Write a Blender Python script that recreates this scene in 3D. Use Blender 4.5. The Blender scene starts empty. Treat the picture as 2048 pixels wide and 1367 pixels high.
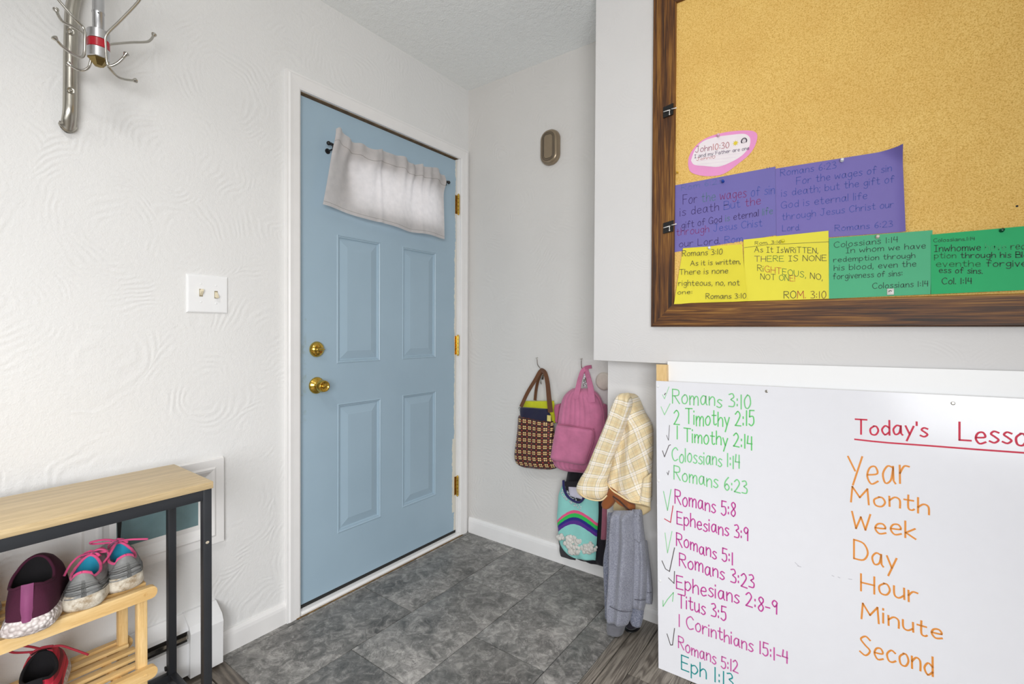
import bpy, bmesh, math, random
import numpy as np
from mathutils import Vector, Matrix
random.seed(7)
S = bpy.context.scene
COL = S.collection
# ------------------------------------------------------------------ camera
CAM = np.array([1.76452361, -1.98830728, 1.12061603])
R2 = np.array([0.80646687, 0.59126089, 0.00466357]); U2 = np.array([-0.01010253, 0.00589266, 0.99993161])
FW = np.array([-0.59119297, 0.80645882, -0.01072546]); FL = 951.901949; SY = -13.8672154
cd = bpy.data.cameras.new('camera'); co = bpy.data.objects.new('camera', cd); COL.objects.link(co)
Rm = Matrix(((R2[0], U2[0], -FW[0]), (R2[1], U2[1], -FW[1]), (R2[2], U2[2], -FW[2])))
co.matrix_world = Matrix.Translation(Vector(CAM)) @ Rm.to_4x4()
cd.sensor_width = 36; cd.lens = FL / 2048 * 36; cd.shift_y = SY / 2048; cd.clip_start = 0.05
S.camera = co
# ------------------------------------------------------------------ world, lights, exposure
S.view_settings.view_transform = 'Standard'; S.view_settings.look = 'None'
S.view_settings.gamma = 1; S.view_settings.use_curve_mapping = False; S.view_settings.exposure = -0.42
W = bpy.data.worlds.new('world'); S.world = W; W.use_nodes = True
W.node_tree.nodes['Background'].inputs[0].default_value = (0.85, 0.92, 1.0, 1)
W.node_tree.nodes['Background'].inputs[1].default_value = 4.8
def area(name, loc, target, sx, sy, power, col=(1, 1, 1), spread=180):
    l = bpy.data.lights.new(name, 'AREA'); l.shape = 'RECTANGLE'; l.size = sx; l.size_y = sy; l.energy = power; l.color = col; l.spread = math.radians(spread)
    o = bpy.data.objects.new(name, l); COL.objects.link(o); o.location = loc
    o.rotation_euler = (Vector(target) - Vector(loc)).to_track_quat('-Z', 'Y').to_euler()
    return o
area('ceiling_light_hall', (1.0, -2.1, 2.41), (0.85, -1.9, 0), 0.20, 0.20, 7.8, (1.0, 0.985, 0.97), 125)
area('ceiling_light_near', (1.5, -3.6, 2.40), (1.5, -3.3, 0), 0.9, 0.9, 4, (1.0, 0.99, 0.98))
area('bounce_uplight', (2.2, -2.4, 1.55), (1.6, -1.6, 2.44), 0.6, 0.6, 12, (1.0, 0.995, 0.99), 110)  # added fill aimed up to brighten the ceiling, standing for bounced flash
area('soft_box', (2.3, -2.75, 1.20), (0.30, -1.0, -0.1), 1.3, 1.0, 40, (0.955, 0.975, 1.0), 125)  # added soft fill behind the camera, brightening the lower walls and door
area('window_daylight', (2.8, -4.3, 1.2), (1.2, -0.3, -0.1), 2.6, 1.4, 12, (0.95, 0.975, 1.0), 120)

# ------------------------------------------------------------------ helpers
def ray(x, y): return FW + R2 * (x - 1024) / FL - U2 * (y - 683.5 - SY) / FL
def at(x, y, ax, v):
    """point of an axis-aligned surface (ax: 0=X,1=Y,2=Z at value v) measured off the photograph"""
    d = ray(x, y); t = (v - CAM[ax]) / d[ax]; return CAM + t * d
def on_plane(x, y, p0, n):
    d = ray(x, y); t = np.dot(p0 - CAM, n) / np.dot(d, n); return CAM + t * d
def srgb(r, g, b):
    f = lambda c: (c / 255 / 12.92) if c / 255 <= 0.04045 else ((c / 255 + 0.055) / 1.055) ** 2.4
    return (f(r), f(g), f(b), 1)
class Nd:
    def __init__(s, name):
        s.m = bpy.data.materials.new(name); s.m.use_nodes = True; s.t = s.m.node_tree; s.n = s.t.nodes; s.l = s.t.links
        s.b = s.n['Principled BSDF']
    def new(s, typ, **kw):
        n = s.n.new(typ)
        for k, v in kw.items():
            if k.startswith('i_'):
                k2 = k[2:]; n.inputs[int(k2) if k2.isdigit() else k2.replace('_', ' ')].default_value = v
            else: setattr(n, k, v)
        return n
    def math(s, op, a, b=None, c=None):
        n = s.n.new('ShaderNodeMath'); n.operation = op
        for i, v in enumerate((a, b, c)):
            if v is None: continue
            if isinstance(v, (int, float)): n.inputs[i].default_value = v
            else: s.l.new(v, n.inputs[i])
        return n.outputs[0]
    def mix(s, f, a, b, mode='MIX'):
        n = s.n.new('ShaderNodeMix'); n.data_type = 'RGBA'; n.blend_type = mode
        for i, v in ((0, f), (6, a), (7, b)):
            if isinstance(v, (int, float, tuple)): n.inputs[i].default_value = v
            else: s.l.new(v, n.inputs[i])
        return n.outputs[2]
    def coord(s, which='Object', scale=(1, 1, 1), loc=(0, 0, 0), rot=(0, 0, 0)):
        tc = s.n.new('ShaderNodeTexCoord'); mp = s.n.new('ShaderNodeMapping')
        mp.inputs['Scale'].default_value = scale; mp.inputs['Location'].default_value = loc; mp.inputs['Rotation'].default_value = rot
        s.l.new(tc.outputs[which], mp.inputs[0]); return mp.outputs[0]
    def noise(s, vec, scale, detail=4, rough=0.5, dist=0):
        n = s.new('ShaderNodeTexNoise'); n.inputs['Scale'].default_value = scale; n.inputs['Detail'].default_value = detail
        n.inputs['Roughness'].default_value = rough; n.inputs['Distortion'].default_value = dist
        if vec is not None: s.l.new(vec, n.inputs['Vector'])
        return n.outputs[0]
    def ramp(s, fac, stops, interp='LINEAR'):
        n = s.n.new('ShaderNodeValToRGB'); n.color_ramp.interpolation = interp
        e = n.color_ramp.elements
        while len(e) < len(stops): e.new(0.5)
        for i, (p, c) in enumerate(stops):
            e[i].position = p; e[i].color = c if len(c) == 4 else (*c, 1)
        s.l.new(fac, n.inputs[0]); return n.outputs[0]
    def bump(s, h, strength=0.3, dist=0.002):
        n = s.n.new('ShaderNodeBump'); n.inputs['Strength'].default_value = strength; n.inputs['Distance'].default_value = dist
        s.l.new(h, n.inputs['Height']); s.l.new(n.outputs[0], s.b.inputs['Normal']); return n
    def col(s, c):
        if isinstance(c, tuple): s.b.inputs['Base Color'].default_value = c
        else: s.l.new(c, s.b.inputs['Base Color'])
    def set(s, **kw):
        for k, v in kw.items(): s.b.inputs[k.replace('_', ' ')].default_value = v
        return s
def plain(name, c, rough=0.5, metal=0.0, var=0.05, nscale=30, bump=0.0, bscale=200, bdist=0.001, **kw):
    M = Nd(name); v = M.coord()
    n = M.noise(v, nscale, 4)
    dark = tuple(x * (1 - var * 2) for x in c[:3]) + (1,)
    lite = tuple(min(1, x * (1 + var)) for x in c[:3]) + (1,)
    M.col(M.ramp(n, [(0.3, dark), (0.7, lite)]))
    M.set(Roughness=rough, Metallic=metal, **kw)
    if bump: M.bump(M.noise(v, bscale, 3), bump, bdist)
    return M.m
# ---- mesh builder
class MB:
    def __init__(s): s.v = []; s.f = []; s.mi = []; s.uv = {}
    def add(s, vs, fs, mi=0):
        o = len(s.v); s.v += [tuple(map(float, p)) for p in vs]
        for f in fs: s.f.append([i + o for i in f]); s.mi.append(mi)
        return o
    def box(s, a, b, mi=0, bev=0.0):
        x0, x1 = sorted((a[0], b[0])); y0, y1 = sorted((a[1], b[1])); z0, z1 = sorted((a[2], b[2]))
        if bev <= 0:
            vs = [(x, y, z) for x in (x0, x1) for y in (y0, y1) for z in (z0, z1)]
            fs = [(0, 1, 3, 2), (4, 6, 7, 5), (0, 4, 5, 1), (2, 3, 7, 6), (0, 2, 6, 4), (1, 5, 7, 3)]
            s.add(vs, fs, mi); return
        bm = bmesh.new(); bmesh.ops.create_cube(bm, size=1)
        for v in bm.verts: v.co = Vector(((x0 + x1) / 2 + v.co.x * (x1 - x0), (y0 + y1) / 2 + v.co.y * (y1 - y0), (z0 + z1) / 2 + v.co.z * (z1 - z0)))
        bmesh.ops.bevel(bm, geom=bm.edges[:], offset=bev, segments=2, profile=0.5, affect='EDGES')
        s.bm(bm, mi)
    def bm(s, bm, mi=0):
        bm.verts.index_update()
        s.add([v.co[:] for v in bm.verts], [[v.index for v in f.verts] for f in bm.faces], mi); bm.free()
    def tube(s, pts, r, n=10, mi=0, cap=True, flat=1.0):
        P = [Vector(p) for p in pts]; m = len(P)
        rr = r if isinstance(r, (list, tuple)) else [r] * m
        rings = []; prev = None
        for i, p in enumerate(P):
            t = (P[min(i + 1, m - 1)] - P[max(i - 1, 0)]).normalized()
            if prev is None:
                a = Vector((0, 0, 1)) if abs(t.z) < 0.9 else Vector((1, 0, 0)); nrm = t.cross(a).normalized()
            else:
                nrm = (prev - t * prev.dot(t)).normalized()
            prev = nrm; bn = t.cross(nrm)
            rings.append([p + nrm * math.cos(k / n * 2 * math.pi) * rr[i] + bn * math.sin(k / n * 2 * math.pi) * rr[i] * flat for k in range(n)])
        vs = [q[:] for ring in rings for q in ring]; fs = []
        for i in range(m - 1):
            for k in range(n): fs.append((i * n + k, i * n + (k + 1) % n, (i + 1) * n + (k + 1) % n, (i + 1) * n + k))
        if cap: fs.append(tuple(range(n))[::-1]); fs.append(tuple((m - 1) * n + k for k in range(n)))
        s.add(vs, fs, mi)
    def lathe(s, base, axis, prof, n=24, mi=0):
        """prof: [(r, h)] along axis from base"""
        ax = Vector(axis).normalized(); a = Vector((0, 0, 1)) if abs(ax.z) < 0.9 else Vector((1, 0, 0))
        u = ax.cross(a).normalized(); w = ax.cross(u); b = Vector(base)
        vs = []; fs = []; m = len(prof)
        for r, h in prof:
            for k in range(n):
                an = k / n * 2 * math.pi; vs.append((b + ax * h + u * math.cos(an) * r + w * math.sin(an) * r)[:])
        for i in range(m - 1):
            for k in range(n): fs.append((i * n + k, i * n + (k + 1) % n, (i + 1) * n + (k + 1) % n, (i + 1) * n + k))
        fs.append(tuple(range(n))[::-1]); fs.append(tuple((m - 1) * n + k for k in range(n)))
        s.add(vs, fs, mi)
    def sphere(s, c, r, mi=0, n=12, sc=(1, 1, 1)):
        bm = bmesh.new(); bmesh.ops.create_uvsphere(bm, u_segments=n, v_segments=max(6, n // 2 + 2), radius=r)
        for v in bm.verts: v.co = Vector((c[0] + v.co.x * sc[0], c[1] + v.co.y * sc[1], c[2] + v.co.z * sc[2]))
        s.bm(bm, mi)
    def build(s, name, mats, parent=None, smooth=False, uvs=None, rel=None, fixn=True):
        me = bpy.data.meshes.new(name)
        off = rel if rel is not None else root_loc(parent)
        vs = [(a - off[0], b - off[1], c - off[2]) for a, b, c in s.v]
        me.from_pydata(vs, [], s.f)
        if not isinstance(mats, (list, tuple)): mats = [mats]
        for m in mats: me.materials.append(m)
        for p, mi in zip(me.polygons, s.mi): p.material_index = mi
        if uvs is not None:
            ul = me.uv_layers.new(name='UVMap')
            for lp in me.loops: ul.data[lp.index].uv = uvs[lp.vertex_index]
        if fixn:
            bm = bmesh.new(); bm.from_mesh(me); bmesh.ops.recalc_face_normals(bm, faces=bm.faces[:]); bm.to_mesh(me); bm.free()
        if smooth:
            for p in me.polygons: p.use_smooth = True
            if smooth != 2:
                try: me.set_sharp_from_angle(angle=math.radians(40))
                except Exception: pass
        o = bpy.data.objects.new(name, me); COL.objects.link(o)
        if parent is not None: o.parent = parent
        return o
def root_loc(p):
    x = Vector((0, 0, 0))
    while p is not None: x = x + p.location; p = p.parent
    return x
def thing(name, label, cat, loc=(0, 0, 0), group=None):
    o = bpy.data.objects.new(name, None); o.empty_display_size = 0.05; COL.objects.link(o); o.location = Vector([float(c) for c in loc])
    o['label'] = label; o['category'] = cat
    if group: o['group'] = group
    return o
def tag(o, label, cat, group=None):
    o['label'] = label; o['category'] = cat
    if group: o['group'] = group
    return o
def struct(o): o['kind'] = 'structure'; return o
def lab(o, l): o['label'] = l; return o
def quick(name, m, parent, a, b, bev=0.0, smooth=False):
    g = MB(); g.box(a, b, 0, bev); return g.build(name, m, parent, smooth=(True if bev else smooth))
def smoothpts(P, k=6):
    P = [np.array(p, float) for p in P]; out = []
    n = len(P)
    for i in range(n - 1):
        p0 = P[max(i - 1, 0)]; p1 = P[i]; p2 = P[i + 1]; p3 = P[min(i + 2, n - 1)]
        for j in range(k):
            t = j / k
            out.append(0.5 * ((2 * p1) + (-p0 + p2) * t + (2 * p0 - 5 * p1 + 4 * p2 - p3) * t * t + (-p0 + 3 * p1 - 3 * p2 + p3) * t ** 3))
    out.append(P[-1]); return out
def frame_side(mb, ax, v, o, rect, prof, side, mi=0, sgn=1):
    """one mitred side of a rectangular moulding. rect=(a0,a1,z0,z1) on plane ax=v, in the other horizontal axis and z.
    prof = [(outset from rect edge, proudness)], open ends at mitres"""
    a0, a1, z0, z1 = rect
    def P(a, z, h):
        return (v + sgn * h, a, z) if ax == 0 else (a, v + sgn * h, z)
    vs = []
    for (e, h) in prof:
        if side == 'L': q = [(a0 - e, z0 - e * o[0]), (a0 - e, z1 + e)]
        if side == 'R': q = [(a1 + e, z0 - e * o[0]), (a1 + e, z1 + e)]
        if side == 'T': q = [(a0 - e, z1 + e), (a1 + e, z1 + e)]
        if side == 'B': q = [(a0 - e, z0 - e), (a1 + e, z0 - e)]
        vs += [P(q[0][0], q[0][1], h), P(q[1][0], q[1][1], h)]
    n = len(prof); fs = [(2 * i, 2 * i + 1, 2 * ((i + 1) % n) + 1, 2 * ((i + 1) % n)) for i in range(n)]
    fs.append(tuple(2 * i for i in range(n))); fs.append(tuple(2 * i + 1 for i in range(n))[::-1])
    mb.add(vs, fs, mi)
# ------------------------------------------------------------------ materials for the room
def wall_mat(name, c, strength=0.3, scale=3.0):
    M = Nd(name); v = M.coord()
    w = M.noise(v, 3.0, 2)
    vo = M.new('ShaderNodeTexVoronoi'); vo.inputs['Scale'].default_value = scale; vo.inputs['Randomness'].default_value = 1
    wv = M.new('ShaderNodeVectorMath', operation='ADD'); nn = M.new('ShaderNodeTexNoise'); nn.inputs['Scale'].default_value = 5
    ws = M.new('ShaderNodeVectorMath', operation='SCALE'); ws.inputs[3].default_value = 0.12
    M.l.new(v, nn.inputs[0]); M.l.new(nn.outputs[1], ws.inputs[0]); M.l.new(v, wv.inputs[0]); M.l.new(ws.outputs[0], wv.inputs[1])
    M.l.new(wv.outputs[0], vo.inputs['Vector'])
    d = vo.outputs['Distance']
    rings = M.math('SINE', M.math('MULTIPLY', d, 120.0))
    rings = M.math('MULTIPLY', rings, M.ramp(M.noise(v, 9, 2), [(0.45, (0, 0, 0)), (0.62, (1, 1, 1))]))
    lump = M.math('MULTIPLY', M.noise(v, 90, 3), 1.4)
    blot = M.math('MULTIPLY', M.noise(v, 260, 2), 0.7)
    h = M.math('ADD', M.math('ADD', M.math('MULTIPLY', rings, 0.55), lump), blot)
    M.bump(h, strength, 0.0022)
    dk = tuple(x * 0.965 for x in c[:3]) + (1,)
    M.col(M.ramp(w, [(0.3, dk), (0.7, c)])); M.set(Roughness=0.55); return M.m
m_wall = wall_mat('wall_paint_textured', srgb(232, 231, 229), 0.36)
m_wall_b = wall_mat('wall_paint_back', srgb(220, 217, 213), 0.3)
m_wall_h = wall_mat('wall_paint_smooth', srgb(233, 231, 230), 0.10, 6)
m_trim = plain('trim_paint', srgb(238, 236, 234), 0.35, var=0.012, nscale=12, bump=0.05, bscale=60)
m_white = plain('white_plastic', srgb(242, 242, 242), 0.3, var=0.005)
def ceil_mat():
    M = Nd('ceiling_stipple'); v = M.coord()
    M.bump(M.math('ADD', M.noise(v, 130, 4, 0.6), M.noise(v, 45, 2)), 0.6, 0.006)
    M.col(srgb(247, 249, 248)); M.set(Roughness=0.9); return M.m
m_ceil = ceil_mat()
def tile_mat():
    M = Nd('stone_vinyl'); tc = M.new('ShaderNodeTexCoord'); oi = M.new('ShaderNodeObjectInfo')
    ad = M.new('ShaderNodeVectorMath', operation='ADD'); sc = M.new('ShaderNodeVectorMath', operation='SCALE'); sc.inputs[3].default_value = 13.0
    cx = M.new('ShaderNodeCombineXYZ'); M.l.new(oi.outputs['Random'], cx.inputs[0]); M.l.new(oi.outputs['Random'], cx.inputs[1])
    M.l.new(cx.outputs[0], sc.inputs[0]); M.l.new(tc.outputs['Object'], ad.inputs[0]); M.l.new(sc.outputs[0], ad.inputs[1]); v = ad.outputs[0]
    a = M.noise(v, 4.5, 8, 0.68, 0.8); b = M.noise(v, 22, 8, 0.7, 1.2)
    base = M.ramp(a, [(0.36, srgb(78, 78, 76)), (0.5, srgb(132, 131, 127)), (0.62, srgb(184, 180, 175))])
    c2 = M.ramp(b, [(0.34, srgb(58, 58, 57)), (0.5, srgb(120, 118, 115)), (0.66, srgb(192, 188, 183))])
    c = M.mix(0.55, base, c2)
    vein = M.math('ABSOLUTE', M.math('SUBTRACT', M.noise(v, 6, 6, 0.7, 2.2), 0.5))
    c = M.mix(M.ramp(vein, [(0.0, (0.6,) * 3), (0.014, (0,) * 3)]), c, srgb(52, 52, 52))
    spot = M.ramp(M.noise(v, 60, 4, 0.6), [(0.60, (0,) * 3), (0.68, (0.5,) * 3)])
    c = M.mix(spot, c, srgb(172, 170, 166))
    tint = M.math('ADD', M.math('MULTIPLY', oi.outputs['Random'], 0.16), 0.92)
    hv = M.new('ShaderNodeHueSaturation'); M.l.new(c, hv.inputs['Color']); M.l.new(tint, hv.inputs['Value'])
    M.col(hv.outputs[0]); M.bump(b, 0.25, 0.0012); M.set(Roughness=0.42); return M.m
m_tile = tile_mat()
def wood_mat(name, c0, c1, c2, along='Y', freq=1.0, rough=0.45, stretch=14, dark=0.5, bump=0.15, rnd=True, per=None, ringf=3.0):
    M = Nd(name); tc = M.new('ShaderNodeTexCoord'); oi = M.new('ShaderNodeObjectInfo')
    ad = M.new('ShaderNodeVectorMath', operation='ADD'); cx = M.new('ShaderNodeCombineXYZ')
    for i in range(3): M.l.new(M.math('MULTIPLY', oi.outputs['Random'], 7.0 if rnd else 0.0), cx.inputs[i])
    M.l.new(tc.outputs['Object'], ad.inputs[0]); M.l.new(cx.outputs[0], ad.inputs[1])
    mp = M.new('ShaderNodeMapping'); s = [freq * stretch] * 3; s['XYZ'.index(along)] = freq; mp.inputs['Scale'].default_value = s
    M.l.new(ad.outputs[0], mp.inputs[0]); v = mp.outputs[0]
    g = M.noise(v, 2.2, 6, 0.6, 0.6); fine = M.noise(v, 14, 4, 0.7)
    rings = M.math('SINE', M.math('MULTIPLY', M.noise(v, 0.9, 2, 0.4, 0.3), 6.28 * ringf * 3))
    t = M.math('ADD', M.math('MULTIPLY', rings, 0.10), M.math('ADD', M.math('MULTIPLY', g, 0.55), M.math('MULTIPLY', fine, 0.45)))
    c = M.ramp(t, [(0.36, c0), (0.5, c1), (0.64, c2)])
    M.col(c); M.bump(t, bump, 0.001); M.set(Roughness=rough); return M.m
m_plank = wood_mat('grey_plank', srgb(94, 86, 78), srgb(126, 118, 108), srgb(150, 142, 131), 'Y', 1.8, 0.45, 15, ringf=4)
m_plank_x = wood_mat('grey_strip', srgb(84, 76, 68), srgb(116, 107, 96), srgb(138, 129, 117), 'X', 1.2, 0.45, 9)
def oak_mat(name, along):
    M = Nd(name); sc = [100.0] * 3; sc['XYZ'.index(along)] = 3.0; v = M.coord('Object', tuple(sc))
    n1 = M.noise(v, 1.0, 3, 0.55, 0.8); n2 = M.noise(v, 3.2, 3, 0.6, 0.3); sc2 = [18.0] * 3; sc2['XYZ'.index(along)] = 1.6
    n3 = M.noise(M.coord('Object', tuple(sc2)), 1.0, 2)
    t = M.math('ADD', M.math('MULTIPLY', n1, 0.45), M.math('ADD', M.math('MULTIPLY', n2, 0.30), M.math('MULTIPLY', n3, 0.25)))
    M.col(M.ramp(t, [(0.38, srgb(34, 18, 6)), (0.47, srgb(84, 48, 17)), (0.54, srgb(118, 74, 26)), (0.64, srgb(168, 120, 50))])); M.bump(n2, 0.3, 0.001); M.set(Roughness=0.55); return M.m
m_oak = oak_mat('dark_oak_vertical', 'Z'); m_oak_h = oak_mat('dark_oak_horizontal', 'X')
m_lam = wood_mat('light_oak_laminate', srgb(188, 164, 124), srgb(206, 182, 140), srgb(220, 198, 156), 'Y', 1.6, 0.4, 16, bump=0.03, ringf=0.5)
m_pine = wood_mat('pine', srgb(216, 176, 114), srgb(230, 194, 134), srgb(240, 208, 152), 'Y', 2.0, 0.45, 10, bump=0.03, ringf=0.6)
m_pine_z = wood_mat('pine_upright', srgb(212, 172, 110), srgb(226, 190, 130), srgb(238, 204, 148), 'Z', 2.0, 0.45, 10, bump=0.03, ringf=0.6)
m_pine_x = wood_mat('pine_cross', srgb(190, 146, 84), srgb(224, 184, 120), srgb(238, 204, 146), 'X', 2.0, 0.45, 10, bump=0.05)
m_brass = plain('brass', srgb(214, 176, 80), 0.16, 1.0, var=0.03)
m_chrome = plain('steel', srgb(196, 192, 184), 0.17, 1.0, var=0.04)
m_pipe = plain('worn_pipe', srgb(190, 186, 176), 0.3, 1.0, var=0.06, nscale=20)
m_alu = plain('brushed_aluminium', srgb(200, 200, 202), 0.32, 1.0, var=0.04)
m_black = plain('black_plastic', srgb(14, 14, 15), 0.45, var=0.02)
m_blackm = plain('black_metal', srgb(44, 46, 50), 0.42, var=0.03, bump=0.05, bscale=400)
m_dark = plain('dark_gap', srgb(30, 24, 18), 0.8)
m_grime = plain('old_glue', srgb(120, 92, 50), 0.7, var=0.3, nscale=60)
# ------------------------------------------------------------------ room shell
XR, YN, H = 4.3, -4.7, 2.44
DY0, DY1, DZ = -0.985, -0.075, 2.045        # door opening
g = MB()
g.box((-0.14, YN, 0), (0, DY0, H)); g.box((-0.14, DY1, 0), (0, 0.14, H)); g.box((-0.14, DY0, DZ), (0, DY1, H))
struct(g.build('wall_left', m_wall))
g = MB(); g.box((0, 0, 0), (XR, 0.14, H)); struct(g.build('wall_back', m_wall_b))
# bulkhead: projecting upper wall and recessed lower wall
HX, HY, LY, HZ = 0.934, -0.325, -0.192, 1.0045
g = MB(); g.box((HX, HY, HZ), (XR, 0, H), 0, 0.004); w = struct(g.build('wall_right', m_wall_h, smooth=True))
g = MB(); g.box((HX, LY, 0), (XR, 0, HZ)); struct(g.build('wall_right_lower', m_wall_h))
g = MB(); g.box((XR, YN, 0), (XR + 0.1, 0.14, H)); struct(g.build('wall_far_right', m_wall))
g = MB(); g.box((-0.14, YN - 0.1, 0), (XR + 0.1, YN, H)); struct(g.build('wall_front', m_wall))
g = MB(); g.box((-0.14, YN - 0.1, H), (XR + 0.1, 0.14, H + 0.08)); struct(g.build('ceiling', m_ceil))
# vertical drywall seam above the door's latch side
sx = at(601, 90, 0, 0)[1]
g = MB(); g.box((-0.001, sx - 0.0012, 2.104), (0.0006, sx + 0.0012, H)); struct(g.build('trim_4', m_wall))['label'] = 'vertical seam in the wall above the door'
# ------------------------------------------------------------------ floor
g = MB(); g.box((-0.14, YN - 0.1, -0.06), (XR + 0.1, 0.14, -0.003)); floor = struct(g.build('floor', plain('floor_joint', srgb(46, 43, 40), 0.8)))
def piece(name, m, x0, x1, y0, y1, top=0.0, gap=0.0013):
    g = MB(); g.box((x0 + gap, y0 + gap, -0.0035), (x1 - gap, y1 - gap, top), 0, 0.0006)
    c = Vector(((x0 + x1) / 2, (y0 + y1) / 2, 0)); o = g.build(name, m, None, rel=c, smooth=True); o.location = c; o.parent = floor; return o
TX = [0.0, 0.037, 0.337, 0.637, 0.937, 1.052]; joints = [[], [-0.10, -0.705], [-0.38, -0.983], [-0.074, -0.672], [-0.372, -0.974]]
joints[0] = [-0.40, -1.0]
TY = -1.275
for i in range(5):
    ys = [0.0] + joints[i] + [TY]
    for a, b in zip(ys[1:], ys[:-1]): piece('tile', m_tile, TX[i], TX[i + 1], a, b)
piece('transition_strip', m_plank, 1.052, 1.088, -1.30, LY + 0.002, 0.0035)
piece('transition_strip', m_plank_x, 0.015, 1.088, -1.335, TY, 0.0035)
# grey planks running away from the camera
random.seed(3)
px = [1.088, 1.161] + [1.161 + 0.178 * k for k in range(1, 18)]
for i in range(len(px) - 1):
    y = LY if px[i] > HX else 0; y1 = y
    offs = [-0.85, -0.5175, -1.05, -0.72, -0.4][i % 5]
    ys = [y] + [offs - 1.2 * k for k in range(0, 4)]; ys = [q for q in ys if q > YN] + [YN]
    for a, b in zip(ys[1:], ys[:-1]): piece('plank', m_plank, px[i], min(px[i + 1], XR), a, b)
k = 0; x = 0.0
while x < 1.088:
    x1 = min(x + 0.178, 1.088); ys = [-1.335, -1.335 - 0.4 - 0.25 * (k % 4)]
    while ys[-1] - 1.2 > YN: ys.append(ys[-1] - 1.2)
    ys.append(YN)
    for a, b in zip(ys[1:], ys[:-1]): piece('plank', m_plank, x, x1, a, b)
    x = x1; k += 1
# ------------------------------------------------------------------ skirting
def skirt(name, a, b, ax, h, t=0.012, sgn=1):
    """profiled skirting from a to b along the wall; ax = wall normal axis"""
    base = a[ax]; prof = [(0, 0), (t, 0), (t, h * 0.72), (t * 0.85, h * 0.86), (t * 0.45, h), (0, h)]
    g = MB(); vs = []
    for q in (a, b):
        for d, z in prof:
            p = [q[0], q[1], z]; p[ax] = base + sgn * d; vs.append(p)
    n = len(prof); fs = [(i, (i + 1) % n, n + (i + 1) % n, n + i) for i in range(n)] + [tuple(range(n)), tuple(range(n, 2 * n))[::-1]]
    g.add(vs, fs); return struct(g.build(name, m_trim))
skirt('baseboard_left', (0, -1.285), (0, -1.042), 0, 0.078)
skirt('baseboard_back', (0.022, 0), (HX, 0), 1, 0.085, 0.012, -1)
skirt('baseboard_right', (HX + 0.002, LY), (XR, LY), 1, 0.05, 0.010, -1)
# ------------------------------------------------------------------ door, casing, threshold
tr = thing('trim_1', 'white painted door casing around the blue entry door', 'trim', (0, (DY0 + DY1) / 2, 0)); tr['kind'] = 'structure'
del tr['category']
prof = [(0.0, 0.0), (0.0, 0.013), (0.006, 0.0165), (0.03, 0.018), (0.044, 0.020), (0.050, 0.017), (0.056, 0.017), (0.0575, 0.0)]
crect = (DY0, DY1 + 0.004, 0.0, 2.043)
for sd in 'LRT':
    pr = prof if sd != 'R' else prof
    g = MB(); frame_side(g, 0, 0.0, (0,), crect, pr, sd); g.build('casing_board', m_trim, tr)
# jamb lining and stop
g = MB()
g.box((-0.14, DY0 - 0.002, 0), (-0.0005, DY0 + 0.004, DZ)); g.build('jamb', m_trim, tr)
g = MB(); g.box((-0.14, DY1 - 0.004, 0), (-0.0005, DY1 + 0.006, DZ)); g.build('jamb', m_trim, tr)
g = MB(); g.box((-0.14, DY0, DZ - 0.004), (-0.0005, DY1, DZ + 0.006)); g.build('head_jamb', plain('bare_wood_edge', srgb(120, 96, 64), 0.7, var=0.2, nscale=40), tr)
# door slab
FX = -0.010
SL = (-0.978, -0.084, 0.016, 2.033)
def door_mat():
    M = Nd('blue_door_paint'); v = M.coord()
    n = M.noise(v, 3, 3)
    c = M.ramp(n, [(0.3, srgb(157, 180, 195)), (0.7, srgb(163, 186, 201))])
    # scuffed greenish wear near the latch edge and along the bottom, chipped cream paint at the hinge edge
    tc = M.new('ShaderNodeTexCoord'); sp = M.new('ShaderNodeSeparateXYZ'); M.l.new(tc.outputs['Object'], sp.inputs[0])
    nb = M.noise(v, 26, 5, 0.7)
    edge = M.math('ADD', sp.outputs[1], M.math('MULTIPLY', nb, 0.028))
    z = sp.outputs[2]
    low = M.math('MULTIPLY', M.math('LESS_THAN', z, 1.55), 0.006)
    low2 = M.math('MULTIPLY', M.math('COMPARE', z, 0.33, 0.2), 0.014)
    chip = M.math('GREATER_THAN', M.math('ADD', edge, M.math('ADD', low, low2)), SL[1] - (SL[0] + SL[1]) / 2 + 0.0085)
    nm = M.ramp(M.noise(v, 18, 4, 0.7), [(0.52, (0,) * 3), (0.7, (0.55,) * 3)])
    dl = M.math('LESS_THAN', sp.outputs[1], (SL[0] - SL[1]) / 2 + 0.030)
    dl = M.math('MULTIPLY', dl, M.math('COMPARE', z, 0.97, 0.22))
    grime = M.math('MULTIPLY', nm, dl)
    c = M.mix(grime, c, srgb(138, 150, 138))
    c = M.mix(chip, c, srgb(222, 218, 204))
    M.col(c); M.set(Roughness=0.42); M.bump(M.noise(v, 200, 3), 0.05, 0.0006); return M.m
m_door = door_mat()
dr = thing('door_1', 'blue painted entry door with four raised panels under a curtained window', 'door', (FX, (SL[0] + SL[1]) / 2, 0)); dr['kind'] = 'structure'
del dr['category']
PAN = [(-0.812, -0.5866, 0.9755, 1.518), (-0.4585, -0.234, 0.9755, 1.518), (-0.8085, -0.5824, 0.2565, 0.8055), (-0.4565, -0.231, 0.2600, 0.8055)]
WIN = (-0.765, -0.245, 1.645, 1.835)
cuts_y = sorted({SL[0], SL[1]} | {v for p in PAN for v in p[:2]} | set(WIN[:2])); cuts_z = sorted({SL[2], SL[3]} | {v for p in PAN for v in p[2:]} | set(WIN[2:]))
g = MB()
holes = PAN + [WIN]
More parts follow.
